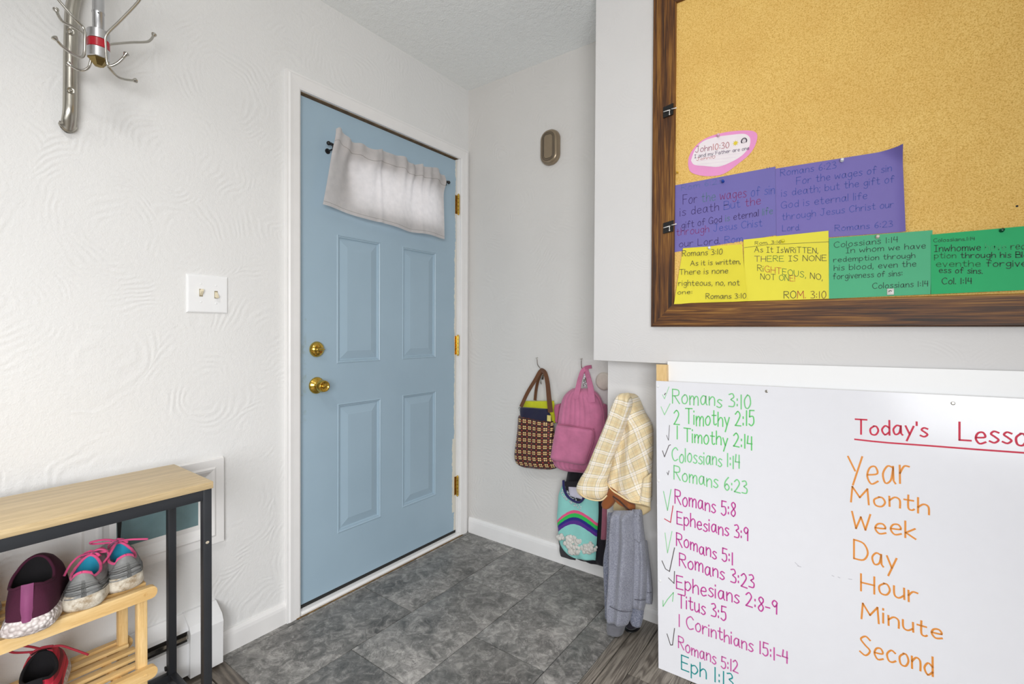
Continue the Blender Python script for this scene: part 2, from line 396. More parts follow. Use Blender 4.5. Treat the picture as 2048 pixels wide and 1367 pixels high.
for i in range(len(cuts_y) - 1):
    for j in range(len(cuts_z) - 1):
        yc = (cuts_y[i] + cuts_y[i + 1]) / 2; zc = (cuts_z[j] + cuts_z[j + 1]) / 2
        if any(h[0] < yc < h[1] and h[2] < zc < h[3] for h in holes): continue
        for xx in (FX, FX - 0.044):
            g.add([(xx, cuts_y[i], cuts_z[j]), (xx, cuts_y[i + 1], cuts_z[j]), (xx, cuts_y[i + 1], cuts_z[j + 1]), (xx, cuts_y[i], cuts_z[j + 1])], [(0, 1, 2, 3)])
def rim(g, y0, y1, z0, z1, xa, xb):
    g.add([(xa, y0, z0), (xa, y1, z0), (xa, y1, z1), (xa, y0, z1), (xb, y0, z0), (xb, y1, z0), (xb, y1, z1), (xb, y0, z1)],
          [(0, 1, 5, 4), (1, 2, 6, 5), (2, 3, 7, 6), (3, 0, 4, 7)])
rim(g, *SL, FX, FX - 0.044); rim(g, *WIN, FX, FX - 0.044)
bm_slab = g.build('slab', m_door, dr, fixn=False)
for p in PAN:
    g = MB(); loops = []
    prf = [(0.0, 0.0), (0.004, 0.0022), (0.008, -0.0015), (0.011, -0.0015), (0.0135, -0.007), (0.018, -0.0085), (0.050, -0.0008), (0.052, -0.0004)]
    vs = []
    for e, h in prf:
        vs += [(FX + h, p[0] + e, p[2] + e), (FX + h, p[1] - e, p[2] + e), (FX + h, p[1] - e, p[3] - e), (FX + h, p[0] + e, p[3] - e)]
    fs = []
    for i in range(len(prf) - 1):
        for k2 in range(4): fs.append((4 * i + k2, 4 * i + (k2 + 1) % 4, 4 * i + 4 + (k2 + 1) % 4, 4 * i + 4 + k2))
    n = 4 * (len(prf) - 1); fs.append((n, n + 1, n + 2, n + 3))
    vs += [(FX - 0.02, p[0], p[2]), (FX - 0.02, p[1], p[2]), (FX - 0.02, p[1], p[3]), (FX - 0.02, p[0], p[3])]; b = n + 4
    fs += [(b, b + 1, 1, 0), (b + 1, b + 2, 2, 1), (b + 2, b + 3, 3, 2), (b + 3, b, 0, 3), (b + 3, b + 2, b + 1, b)]
    g.add(vs, fs); g.build('panel', m_door, dr)
# window moulding and pane
g = MB()
for sd in 'LRTB': frame_side(g, 0, FX, (1,), WIN, [(0.0, -0.012), (0.0, 0.006), (0.004, 0.008), (0.012, 0.006), (0.016, 0.0), (0.016, -0.001)], sd)
g.build('window_frame', m_door, dr)
M = Nd('clear_glass'); tb = M.new('ShaderNodeBsdfTransparent'); gb = M.new('ShaderNodeBsdfGlossy'); gb.inputs['Roughness'].default_value = 0.02
mx = M.new('ShaderNodeMixShader'); fr = M.new('ShaderNodeFresnel'); M.l.new(fr.outputs[0], mx.inputs[0]); M.l.new(tb.outputs[0], mx.inputs[1]); M.l.new(gb.outputs[0], mx.inputs[2])
M.l.new(mx.outputs[0], M.n['Material Output'].inputs[0])
quick('window_pane', M.m, dr, (FX - 0.026, WIN[0], WIN[2]), (FX - 0.022, WIN[1], WIN[3]))
quick('door_sweep', plain('black_rubber', srgb(34, 33, 32), 0.7), dr, (FX - 0.006, SL[0], 0.0165), (FX + 0.002, SL[1], 0.030))
# hinges
for yy, label in ((409, 0), (690, 0), (970, 0)):
    zc = at(917, yy, 0, 0.0)[2]; hg = MB(); yk = -0.080
    for k2 in range(5): hg.lathe((0.002, yk, zc - 0.05 + k2 * 0.02), (0, 0, 1), [(0.006, 0.0006), (0.0068, 0.0012), (0.0068, 0.0188), (0.006, 0.0194)], 14)
    hg.sphere((0.002, yk, zc + 0.052), 0.0058); hg.sphere((0.002, yk, zc - 0.052), 0.0058)
    hg.box((FX - 0.0, yk - 0.012, zc - 0.05), (FX + 0.0015, yk, zc + 0.05)); hg.box((FX + 0.002, yk, zc - 0.05), (FX + 0.0035, yk + 0.004, zc + 0.05))
    h = hg.build('hinge', m_brass, dr, smooth=True); lab(h, 'brass hinge')
# deadbolt and knob
yk, zb, zk = -0.9045, 1.0389, 0.893
g = MB(); g.lathe((FX, yk, zb), (1, 0, 0), [(0.031, 0), (0.032, 0.003), (0.030, 0.009), (0.022, 0.017), (0.016, 0.020), (0.004, 0.021)], 32)
db = lab(g.build('deadbolt', m_brass, dr, smooth=2), 'brass deadbolt rose')
g = MB()
tv = [(-0.0215, 0.0), (-0.015, 0.0065), (0.0, 0.0085), (0.015, 0.0065), (0.0215, 0.0), (0.015, -0.0065), (0.0, -0.0085), (-0.015, -0.0065)]
vs = []
for h, s_ in ((0.019, 0.8), (0.024, 1.0), (0.031, 0.95), (0.034, 0.6)):
    for a, b in tv: vs.append((FX + h, yk + a * s_, zb + b * s_ * (1.0 if h < 0.03 else 0.5)))
fs = [(8 * i + k2, 8 * i + (k2 + 1) % 8, 8 * i + 8 + (k2 + 1) % 8, 8 * i + 8 + k2) for i in range(3) for k2 in range(8)] + [tuple(range(8)), tuple(range(24, 32))]
g.add(vs, fs); lab(g.build('thumb_turn', m_brass, db, smooth=2), 'brass thumb turn')
g = MB(); g.lathe((FX, yk, zk), (1, 0, 0), [(0.033, 0), (0.034, 0.003), (0.031, 0.008), (0.022, 0.012), (0.016, 0.018), (0.0135, 0.024)], 32)
rs = lab(g.build('knob_rose', m_brass, dr, smooth=2), 'brass rose')
g = MB(); g.lathe((FX, yk, zk), (1, 0, 0), [(0.0135, 0.02), (0.0145, 0.026), (0.0195, 0.030), (0.0245, 0.036), (0.0255, 0.043), (0.0235, 0.050), (0.0225, 0.056), (0.0215, 0.060), (0.0185, 0.061), (0.0165, 0.0565), (0.011, 0.055)], 36)
kb = lab(g.build('knob', m_brass, rs, smooth=2), 'brass round knob')
g = MB(); g.lathe((FX + 0.053, yk, zk), (1, 0, 0), [(0.0095, 0), (0.0095, 0.0035), (0.0085, 0.0045)], 20); g.box((FX + 0.056, yk - 0.007, zk - 0.002), (FX + 0.0615, yk + 0.007, zk + 0.002), 0, 0.001)
g.build('lock_button', m_brass, rs, smooth=2)
# threshold
th = struct(MB().build('trim_2', m_trim)) if False else None
g = MB(); pr = [(-0.05, 0.0), (0.016, 0.0), (0.018, 0.008), (0.012, 0.0155), (-0.002, 0.0165), (-0.05, 0.0165)]
vs = [(a, DY0 + 0.002, z) for a, z in pr] + [(a, DY1, z) for a, z in pr]; n = len(pr)
g.add(vs, [(i, (i + 1) % n, n + (i + 1) % n, n + i) for i in range(n)] + [tuple(range(n)), tuple(range(n, 2 * n))[::-1]])
o = struct(g.build('trim_2', m_trim)); o['label'] = 'white threshold strip under the blue entry door'
g = MB(); g.box((0.0165, DY0 - 0.02, -0.001), (0.024, DY1 + 0.02, 0.0018)); o = struct(g.build('trim_3', m_grime)); o['label'] = 'old brown caulk line along the threshold'
# outside, seen only as daylight through the curtain
g = MB(); g.box((-8, -6, -0.2), (-0.9, 6, -0.15)); struct(g.build('ground', plain('pale_concrete_ground', srgb(225, 225, 228), 0.9)))
g = MB(); g.box((-0.9, -2, -0.2), (-0.14, 1, -0.02)); struct(g.build('porch_floor', plain('porch_concrete', srgb(190, 188, 184), 0.9)))
# ------------------------------------------------------------------ curtain over the door window
def cloth_mat(name, c, rough=0.85, scale=900, strength=0.15, transl=0.0, sheen=0.2):
    M = Nd(name); v = M.coord(); n = M.noise(v, 40, 4)
    dk = tuple(x * 0.9 for x in c[:3]) + (1,)
    col = M.ramp(n, [(0.3, dk), (0.7, c)]); M.col(col); M.set(Roughness=rough); M.b.inputs['Sheen Weight'].default_value = sheen
    bn = M.bump(M.noise(v, scale, 2), strength, 0.0008)
    if transl:
        tl = M.new('ShaderNodeBsdfTranslucent'); M.l.new(col, tl.inputs[0]); mx = M.new('ShaderNodeMixShader'); mx.inputs[0].default_value = transl
        M.l.new(M.b.outputs[0], mx.inputs[1]); M.l.new(tl.outputs[0], mx.inputs[2]); M.l.new(mx.outputs[0], M.n['Material Output'].inputs[0])
    return M.m
RX = 0.030
ra = at(660, 287, 0, RX); rb = at(896, 364, 0, RX)
cr = thing('curtain_rod', 'thin black curtain rod with ball finials mounted on the blue door', 'curtain rod', (FX, (ra[1] + rb[1]) / 2, (ra[2] + rb[2]) / 2))
g = MB(); g.tube([ra, rb], 0.0045, 12); g.build('rod', m_black, cr, smooth=True)
for p, s_ in ((ra, -1), (rb, 1)):
    g = MB(); g.sphere((p[0], p[1] + s_ * 0.006, p[2]), 0.0085); g.sphere((p[0], p[1] - s_ * 0.006, p[2]), 0.0062); g.build('finial', m_black, cr, smooth=True)
    g = MB(); q = p + np.array([0, -s_ * 0.014, 0]); g.tube([(FX, q[1], q[2] - 0.018), (RX, q[1], q[2] - 0.018), (RX, q[1], q[2] - 0.003)], 0.0035, 8)
    g.lathe((FX, q[1], q[2] - 0.018), (1, 0, 0), [(0.011, 0), (0.011, 0.003), (0.006, 0.004)], 16); g.build('bracket', m_black, cr, smooth=True)
m_curt = cloth_mat('curtain_linen', srgb(228, 220, 216), 0.85, 500, 0.12, transl=0.42)
topL = at(667, 268, 0, RX); topR = at(889, 348, 0, RX); botL = at(643, 409, 0, 0.04); botR = at(888, 477, 0, 0.05)
ct = thing('curtain', 'short light grey gathered valance curtain covering the window of the blue door', 'curtain', (RX, (topL[1] + topR[1]) / 2, topL[2]))
NU, NV = 90, 48
def curt(u, v, side):
    T = topL + (topR - topL) * u; B = botL + (botR - botL) * u
    # ruffle header sticking up over the rod
    T = T + np.array([0, 0, 0.005 * math.sin(u * 37) + 0.007 * math.sin(u * 15 + 1) + 0.016 * math.exp(-((u - 0.02) / 0.035) ** 2)])
    P = T + (B - T) * v
    rod = (ra + (rb - ra) * ((P[1] - ra[1]) / (rb[1] - ra[1])))
    gathers = 0.014 * math.sin(u * 62 + math.sin(u * 9) * 2) * math.exp(-abs(v - 0.10) * 5) + 0.009 * math.sin(u * 23 + 1.2) * (1 - v * 0.4) + 0.004 * math.sin(u * 11 + v * 3)
    gathers += 0.016 * math.exp(-((u - 0.36 - v * 0.06) / 0.02) ** 2) * (0.3 + 0.7 * math.exp(-v * 1.6)) + 0.014 * math.exp(-((u - 0.73 - v * 0.05) / 0.016) ** 2) * math.exp(-v * 1.2)
    gathers -= 0.012 * math.exp(-((u - 0.20 + v * 0.10) / 0.06) ** 2) * math.exp(-((v - 0.3) / 0.3) ** 2)
    P = P + np.array([0.004 + gathers * (0.35 + 0.65 * min(1, abs(v - 0.11) / 0.15)) + 0.014 * math.exp(-((v - 0.11) / 0.12) ** 2), 0, -0.010 * math.sin(u * 3.14) * v + 0.003 * math.sin(u * 17) * v])
    if side: P = P - np.array([0.0006, 0, 0])
    P[0] = max(P[0], FX + 0.012)
    return P
g = MB(); vs = [curt(i / NU, j / NV, 0) for j in range(NV + 1) for i in range(NU + 1)]
g.add(vs, [(j * (NU + 1) + i, j * (NU + 1) + i + 1, (j + 1) * (NU + 1) + i + 1, (j + 1) * (NU + 1) + i) for j in range(NV) for i in range(NU)])
g.build('panel', m_curt, ct, smooth=2, fixn=False)
g = MB()
for v0, v1 in ((0.165, 0.172), (0.955, 0.96)):
    vs = []
    for i in range(NU + 1):
        for vv in (v0, v1): vs.append(curt(i / NU, vv, 0) + np.array([0.0012, 0, 0]))
    g.add(vs, [(2 * i, 2 * i + 1, 2 * i + 3, 2 * i + 2) for i in range(NU)])
lab(g.build('hem_stitching', plain('stitch', srgb(176, 166, 160), 0.9), ct, smooth=2, fixn=False), 'darker stitched hem line')
# ------------------------------------------------------------------ light switch
a = at(372, 547, 0, 0); b = at(455, 626, 0, 0); y0, y1, z0, z1 = a[1], b[1], b[2] - 0.001, a[2]
sw = thing('light_switch', 'white double toggle light switch plate on the wall left of the door', 'light switch', (0, (y0 + y1) / 2, (z0 + z1) / 2))
g = MB(); cyy, czz = (y0 + y1) / 2, (z0 + z1) / 2; hw, hh = (y1 - y0) / 2, (z1 - z0) / 2; vs = []
for i_, x_ in ((0, 0), (0.0, 0.0025), (0.003, 0.0055), (0.006, 0.0062)): vs += [(x_, cyy - hw + i_, czz - hh + i_), (x_, cyy + hw - i_, czz - hh + i_), (x_, cyy + hw - i_, czz + hh - i_), (x_, cyy - hw + i_, czz + hh - i_)]
g.add(vs, [(4 * i + k2, 4 * i + (k2 + 1) % 4, 4 * i + 4 + (k2 + 1) % 4, 4 * i + 4 + k2) for i in range(3) for k2 in range(4)] + [(12, 13, 14, 15), (0, 1, 2, 3)])
g.build('plate', m_white, sw, smooth=False)
m_ivory = plain('ivory_plastic', srgb(232, 220, 190), 0.35); m_slot = plain('switch_slot', srgb(150, 138, 112), 0.6)
for n_, (px_, py_, up) in enumerate(((402, 585, 1), (432, 589, -1))):
    c = at(px_, py_, 0, 0.006); yy, zz = c[1], c[2]
    quick('toggle_slot', m_slot, sw, (0.0055, yy - 0.0052, zz - 0.0125), (0.0068, yy + 0.0052, zz + 0.0125))
    g = MB(); dz = 0.008 * up
    g.add([(0.0065, yy - 0.004, zz - 0.009), (0.0065, yy + 0.004, zz - 0.009), (0.0065, yy + 0.004, zz + 0.009), (0.0065, yy - 0.004, zz + 0.009),
           (0.019, yy - 0.0034, zz + dz - 0.0035), (0.019, yy + 0.0034, zz + dz - 0.0035), (0.019, yy + 0.0034, zz + dz + 0.0035), (0.019, yy - 0.0034, zz + dz + 0.0035)],
          [(0, 1, 5, 4), (1, 2, 6, 5), (2, 3, 7, 6), (3, 0, 4, 7), (4, 5, 6, 7)])
    g.build('toggle', m_ivory, sw)
    for dz2 in (0.030, -0.030):
        g = MB(); g.lathe((0.006, yy, zz + dz2), (1, 0, 0), [(0.0032, 0), (0.0032, 0.0008), (0.0022, 0.0013)], 14); g.box((0.0071, yy - 0.0022, zz + dz2 - 0.0003), (0.0074, yy + 0.0022, zz + dz2 + 0.0003)); g.build('screw', m_white, sw, smooth=True)
# ------------------------------------------------------------------ framed blue access opening low on the wall
pf = (-1.5440, -1.3360, 0.4882, 0.640)
fr = thing('wall_hatch', 'white moulded frame with a blue panel low on the wall behind the console table', 'hatch', (0, -1.44, 0.55))
oy0, oy1, oz0, oz1 = -1.628, -1.2595, 0.394, 0.683
hp = [(0.0, 0.0), (0.0, 0.006), (0.016, 0.004), (0.030, 0.012), (0.036, 0.018), (0.044, 0.020), (0.050, 0.016), (0.074, 0.016), (0.077, 0.0)]
HR = (oy0 + 0.077, oy1 - 0.077, oz0 + 0.077, oz1 - 0.077)
for sd in 'LRTB':
    g = MB(); frame_side(g, 0, 0.0, (1,), HR, hp, sd); g.build('moulding', m_trim, fr)
m_hatch = plain('teal_blue_panel', srgb(112, 138, 142), 0.22)
quick('panel', m_hatch, fr, (0.0, HR[0], HR[2]), (0.004, HR[1], HR[3]))
# ------------------------------------------------------------------ baseboard heater
ht = thing('baseboard_heater', 'white metal baseboard heater along the wall behind the console table', 'heater', (0, -2.0, 0))
def hsec(off=0.0):
    return [(0, 0.012), (0.058 + off, 0.012), (0.060 + off, 0.125), (0.062 + off, 0.150 + off * 0.5), (0.052 + off, 0.168 + off), (0.030 + off, 0.182 + off), (0.012, 0.200 + off * 0.3), (0, 0.200 + off * 0.3)]
def extr(g, prof, ya, yb, mi=0):
    n = len(prof); vs = [(x_, ya, z_) for x_, z_ in prof] + [(x_, yb, z_) for x_, z_ in prof]
    g.add(vs, [(i, (i + 1) % n, n + (i + 1) % n, n + i) for i in range(n)] + [tuple(range(n)), tuple(range(n, 2 * n))[::-1]], mi)
g = MB(); extr(g, hsec(0.006), -1.382, -1.286); g.build('end_cap', m_white, ht)
g = MB(); extr(g, [(0, 0.02), (0.052, 0.02), (0.054, 0.122), (0, 0.122)], -4.0, -1.380); g.build('front_cover', m_white, ht)
g = MB(); extr(g, [(0, 0.160), (0.050, 0.160), (0.047, 0.170), (0.030, 0.184), (0.010, 0.200), (0, 0.200)], -4.0, -1.380); g.build('top_cover', m_white, ht)
g = MB(); extr(g, [(0, 0.02), (0.04, 0.02), (0.04, 0.162), (0, 0.162)], -4.0, -1.380); lab(g.build('louvre_gap', m_dark, ht), 'black louvre opening')
g = MB(); extr(g, [(0.043, 0.134), (0.050, 0.135), (0.050, 0.145), (0.043, 0.147)], -4.0, -1.380); lab(g.build('damper', m_chrome, ht), 'shiny metal damper strip')
# ------------------------------------------------------------------ console table
tb = thing('console_table', 'narrow console table with light oak top and black metal frame', 'table', (0.224, -1.9, 0))
X0, X1, YE, YS, ZT = 0.088, 0.3615, -1.4318, -2.45, 0.7095
quick('tabletop', m_lam, tb, (X0, YS, ZT - 0.0185), (X1, YE, ZT), 0.0015)
L = 0.0205
for x_ in (X0 + 0.004, X1 - L - 0.003):
    for y_ in (YE - L - 0.003, YS + 0.003):
        quick('leg', m_blackm, tb, (x_, y_, 0.012), (x_ + L, y_ + L, ZT - 0.019), 0.0012)
        g = MB(); g.lathe((x_ + L / 2, y_ + L / 2, 0.0), (0, 0, 1), [(0.009, 0.0), (0.010, 0.003), (0.010, 0.010), (0.006, 0.014)], 14); g.build('foot', m_black, tb, smooth=True)
for x_ in (X0 + 0.004, X1 - L - 0.003):
    quick('rail', m_blackm, tb, (x_ + 0.001, YS + L, ZT - 0.047), (x_ + L - 0.001, YE - L - 0.0025, ZT - 0.0187), 0.0012)
quick('rail', m_blackm, tb, (X0 + 0.004 + 0.001, YS + L, 0.064), (X0 + 0.004 + L - 0.001, YE - L - 0.003, 0.088), 0.0012)
for y_ in (YE - L - 0.003, YS + 0.003):
    quick('cross_rail', m_blackm, tb, (X0 + L + 0.0045, y_ + 0.001, 0.066), (X1 - L - 0.0035, y_ + L - 0.001, 0.088), 0.0012)
    quick('cross_rail', m_blackm, tb, (X0 + L + 0.0045, y_ + 0.001, ZT - 0.047), (X1 - L - 0.0035, y_ + L - 0.001, ZT - 0.0187), 0.0012)
g = MB(); p = at(415, 1084, 0, X1 - 0.003); g.sphere((X1 - 0.0032, p[1], p[2]), 0.0052, n=8, sc=(0.12, 1, 0.75)); lab(g.build('paint_chip', plain('chip', srgb(190, 178, 158), 0.7), tb), 'bare chip in the black paint')
g = MB(); p = at(190, 1045, 0, X1 - 0.02); g.lathe((X1 - 0.016, p[1], p[2] + 0.004), (0, 0, -1), [(0.008, 0), (0.008, 0.003), (0.004, 0.005)], 14); g.build('bolt', m_black, tb, smooth=True)
g = MB(); p = at(331, 1330, 0, X0); g.lathe((X0 + 0.005, YE - L - 0.0035, 0.1), (0, -1, 0), [(0.007, 0), (0.007, 0.003), (0.003, 0.004)], 14); g.build('bolt', m_black, tb, smooth=True)
# dark strap hanging behind the table
g = MB(); a = at(240, 1020, 0, 0.05); b = at(239, 1085, 0, 0.05); w_ = 0.007
g.add([(0.045, a[1] - w_, a[2]), (0.045, a[1] + w_, a[2]), (0.045, b[1] + 0.002, b[2]), (0.045, b[1] - 0.003, b[2]), (0.048, a[1] - w_, a[2]), (0.048, a[1] + w_, a[2]), (0.048, b[1] + 0.002, b[2]), (0.048, b[1] - 0.003, b[2])],
      [(0, 1, 2, 3), (4, 7, 6, 5), (0, 4, 5, 1), (1, 5, 6, 2), (2, 6, 7, 3), (3, 7, 4, 0)])
g.box((0.046, a[1] - 0.004, a[2] - 0.002), (0.092, a[1] + 0.004, a[2] + 0.002))
tag(g.build('strap', m_black, None), 'thin black strap hanging in front of the blue wall hatch', 'strap')
# ------------------------------------------------------------------ shoe rack
rk = thing('shoe_rack', 'pine slatted shoe rack standing under the console table', 'shoe rack', (0.18, -1.95, 0))
RY1, RY0 = -1.5365, -2.36
def rail(g, x0, x1, z0, z1, ya, yb, r=0.012):
    """board along Y with rounded right end"""
    bm = bmesh.new(); pts = [(ya, z0), (yb - r, z0)]
    for k2 in range(7): an = -math.pi / 2 + math.pi * k2 / 6; pts.append((yb - r + r * math.cos(an), (z0 + z1) / 2 + (z1 - z0) / 2 * math.sin(an)))
    pts.append((ya, z1)); q = []
    for p_ in pts:
        if not q or abs(p_[0] - q[-1][0]) + abs(p_[1] - q[-1][1]) > 1e-6: q.append(p_)
    n = len(q); vs = [(x0, a_, b_) for a_, b_ in q] + [(x1, a_, b_) for a_, b_ in q]
    g.add(vs, [(i, (i + 1) % n, n + (i + 1) % n, n + i) for i in range(n)] + [tuple(range(n)), tuple(range(n, 2 * n))[::-1]]); bm.free()
for zt in (0.4515, 0.2425, 0.0335 + 0.02):
    for xa, xb in ((0.272, 0.288), (0.078, 0.094)):
        g = MB(); rail(g, xa, xb, zt - 0.031, zt, RY0, RY1); g.build('shelf_rail', m_pine, rk, smooth=True)
    for k2 in range(4):
        xc = 0.116 + k2 * 0.0405; quick('slat', m_pine, rk, (xc - 0.010, RY0 + 0.02, zt - 0.011), (xc + 0.010, RY1 - 0.018 + 0.005 * (k2 % 2), zt - 0.002), 0.001)
    for yc in (RY1 - 0.075, (RY0 + RY1) / 2, RY0 + 0.09):
        quick('cross_batten', m_pine_x, rk, (0.0945, yc - 0.009, zt - 0.022), (0.2715, yc + 0.009, zt - 0.0115), 0.001)
    for yc in (RY1 - 0.026, RY0 + 0.03):
        g = MB(); g.lathe((0.288, yc, zt - 0.016), (1, 0, 0), [(0.004, 0), (0.004, 0.0008), (0.0022, 0.001)], 12); lab(g.build('screw', m_pine_x, rk, smooth=True), 'small round screw cap')
for x_ in (0.2495, 0.0945):
    for y_ in (RY1 - 0.0385, RY0 + 0.016): quick('post', m_pine_z, rk, (x_, y_, 0.0), (x_ + 0.022, y_ + 0.022, 0.440 if x_ > 0.2 else 0.440), 0.003)
# ------------------------------------------------------------------ shoes
def shoe(name, label, loc, rz, L=0.25, wid=1.0, m_up=None, m_sole=None, m_lin=None, m_lace=None, m_trimm=None, heel=0.083, side=0.062, front=0.088, solh=0.026, tab=None, lace=True, group=None, loops=(), tag2=None, collar_len=0.21, quarter=None, scallop=0.0, ribs=0.0, tilt=0.0, flare=0.005, collar_w=0.029):
    r = thing(name, label, 'shoe', loc, group)
    N = 56
    def foot(th, out=0.0):
        x = 0.5 - 0.5 * math.cos(th); s_ = math.sin(th)
        # half width along the shoe
        xs = [0, 0.06, 0.2, 0.4, 0.55, 0.7, 0.85, 0.95, 1.0]; ws = [0.020, 0.031, 0.035, 0.034, 0.037, 0.041, 0.037, 0.026, 0.012]
        w = np.interp(x, xs, ws) * wid * (1 + 0.0) * (1 if s_ >= 0 else 0.93)
        e = min(1.0, abs(s_) * 2.6) ** 0.55
        curve = 0.010 * math.sin(x * 3.1) * (-1)
        return x * L + (x - 0.5) * 2 * out, (w + out) * math.copysign(e, s_) + curve * 0.6
    lz = L * 0.03
    def zt(u): return  # unused
    top = []
    for k in range(N):
        th = 2 * math.pi * k / N
        cxx = L * (0.045 + collar_len); x = cxx - L * collar_len * math.cos(th)
        y = collar_w * wid * math.sin(th)
        f = 0.5 - 0.5 * math.cos(th)
        z = np.interp(f, [0, 0.12, 0.45, 0.8, 1.0], [heel, heel - 0.008, side, (side + front) / 2, front])
        z += scallop * math.sin(th * 2) ** 2 * (-1) * (1 if 0.1 < f < 0.7 else 0.3)
        top.append((x, y, z))
    R = 30; g = MB(); vs = []
    for i in range(R + 1):
        t = i / R
        for k in range(N):
            th = 2 * math.pi * k / N; bx, by = foot(th); tx, ty, tz = top[k]
            f = 0.5 - 0.5 * math.cos(th)
            hx = 1 - math.cos(t * math.pi / 2) if f > 0.5 else t ** 1.3
            hz = math.sin(t * math.pi / 2) if f > 0.5 else t
            w_ = max(0, min(1, (f - 0.3) / 0.4)); hx = (t ** 1.3) * (1 - w_) + (1 - math.cos(t * math.pi / 2)) ** 0.85 * w_; hz = t * (1 - w_) + (math.sin(t * math.pi / 2) ** 1.25) * w_
            bulge = 0.006 * math.sin(t * math.pi) * (1 - w_)
            x = bx + (tx - bx) * hx; y = by + (ty - by) * hx + math.copysign(bulge * abs(math.sin(th)), math.sin(th)); x -= bulge * max(0, math.cos(th)) * 0.6
            z = solh * 0.75 + (tz - solh * 0.75) * hz
            if ribs:
                rb_v = ribs * math.sin(t * 38 + 1.6 * math.sin(th * 2 + 0.6) + 0.8 * math.sin(th * 5)) * max(0, min(1, (0.62 - t) / 0.15)) * min(1, t * 8)
                x += -math.cos(th) * rb_v; y += math.sin(th) * rb_v
            vs.append((x, y, z))
    fs = [(i * N + k, i * N + (k + 1) % N, (i + 1) * N + (k + 1) % N, (i + 1) * N + k) for i in range(R) for k in range(N)]
    g.add(vs, fs)
    uvs = [((k / N), i / R) for i in range(R + 1) for k in range(N)]
    up = g.build('upper', m_up, r, smooth=2, rel=(0, 0, 0), fixn=False, uvs=uvs)
    # lining
    g = MB(); vs = []
    for i in range(7):
        t = i / 6
        for k in range(N):
            tx, ty, tz = top[k]; sh = 1 - 0.06 - 0.10 * math.sin(t * 3.14 / 2); cxx = L * (0.045 + collar_len)
            vs.append((cxx + (tx - cxx) * sh, ty * sh, tz - t * (tz - solh - 0.006)))
    fs = [(i * N + k, i * N + (k + 1) % N, (i + 1) * N + (k + 1) % N, (i + 1) * N + k) for i in range(6) for k in range(N)] + [tuple(6 * N + k for k in range(N))]
    vs2 = [(a_ - 0, b_, c_) for a_, b_, c_ in vs]; g.add(vs2, fs); g.build('lining', m_lin, r, smooth=2, rel=(0, 0, 0), fixn=False)
    # collar binding
    g = MB(); cp = top + [top[0]]; g.tube([(x_ * 1.0, y_ * 0.975, z_ + 0.0005) for x_, y_, z_ in cp], 0.0033, 8, cap=False); g.build('collar', m_trimm or m_up, r, smooth=2, rel=(0, 0, 0))
    # sole
    g = MB(); vs = []; levels = [(0.000, -0.004), (0.002, 0.001), (solh * 0.35, flare), (solh * 0.7, flare * 0.7), (solh, 0.0012), (solh, -0.006)]
    for z_, o_ in levels:
        for k in range(N):
            th = 2 * math.pi * k / N; x, y = foot(th, o_); f = x / L
            rock = 0.012 * max(0, (f - 0.8) / 0.2) ** 2 * (1 - z_ / solh)
            lift = 0.006 * (1 - f) * (1 if z_ > solh * 0.5 else 0)
            vs.append((x, y, z_ + rock + lift))
    nl = len(levels); fs = [(i * N + k, i * N + (k + 1) % N, (i + 1) * N + (k + 1) % N, (i + 1) * N + k) for i in range(nl - 1) for k in range(N)] + [tuple(range(N))[::-1], tuple((nl - 1) * N + k for k in range(N))]
    g.add(vs, fs); g.build('sole', m_sole, r, smooth=2, rel=(0, 0, 0))
    # tongue
    xf = L * (0.045 + 2 * collar_len)
    if lace:
        g = MB(); vs = []
        for i in range(9):
            t = i / 8; x = xf - 0.012 + t * L * 0.22; z = front + 0.014 - t * 0.028 - 0.030 * t * t; 
            for j in range(7): y = (j / 6 - 0.5) * 0.036; vs.append((x - (0.006 if i == 0 else 0), y, z - (y * y) * 14))
        g.add(vs, [(i * 7 + j, i * 7 + j + 1, (i + 1) * 7 + j + 1, (i + 1) * 7 + j) for i in range(8) for j in range(6)])
        g.build('tongue', m_lin, r, smooth=2, rel=(0, 0, 0))
        for i in range(5):
            x = xf + 0.002 + i * 0.0125; z = front + 0.006 - i * 0.0055 - 0.0011 * i * i
            sg = 1 if i % 2 else -1
            g = MB(); g.tube([(x - 0.006, -0.019 * 1, z - 0.010), (x, -0.010, z), (x + 0.003, 0.0, z + 0.003), (x, 0.010, z), (x - 0.006 * sg, 0.019, z - 0.010)], 0.0024, 8, flat=1.5); g.build('lace', m_lace, r, smooth=2, rel=(0, 0, 0))
        for lp in loops:
            g = MB(); g.tube(smoothpts([(xf + a_, b_, front + c_) for a_, b_, c_ in lp], 5), 0.0026, 8); g.build('lace', m_lace, r, smooth=2, rel=(0, 0, 0))
    if tab is not None:
        g = MB(); vs = []
        for i in range(8):
            t = i / 7; k0 = 0
            for j in range(5):
                an = (j / 4 - 0.5) * 0.7; hz = 0.12 + 0.88 * t; rr_ = int(round(hz * R)); x, y, z = (0, 0, 0)
                ib = min(R, rr_); th = an; bx, by = foot(th + 1e-6); 
                tx = L * (0.045 + collar_len) - L * collar_len * math.cos(th); ty = collar_w * wid * math.sin(th); tz = heel
                x = bx + (tx - bx) * hz ** 1.3; y = (j / 4 - 0.5) * 0.020; z = solh * 0.75 + (tz - solh * 0.75) * hz
                vs.append((min(x, L * 0.05) - 0.0075 * math.sin(max(0.25, hz) * 3.0) - 0.0018, y, z + (0.004 if i == 7 else 0)))
        g.add(vs, [(i * 5 + j, i * 5 + j + 1, (i + 1) * 5 + j + 1, (i + 1) * 5 + j) for i in range(7) for j in range(4)])
        g.build('heel_strip', tab, r, smooth=2, rel=(0, 0, 0))
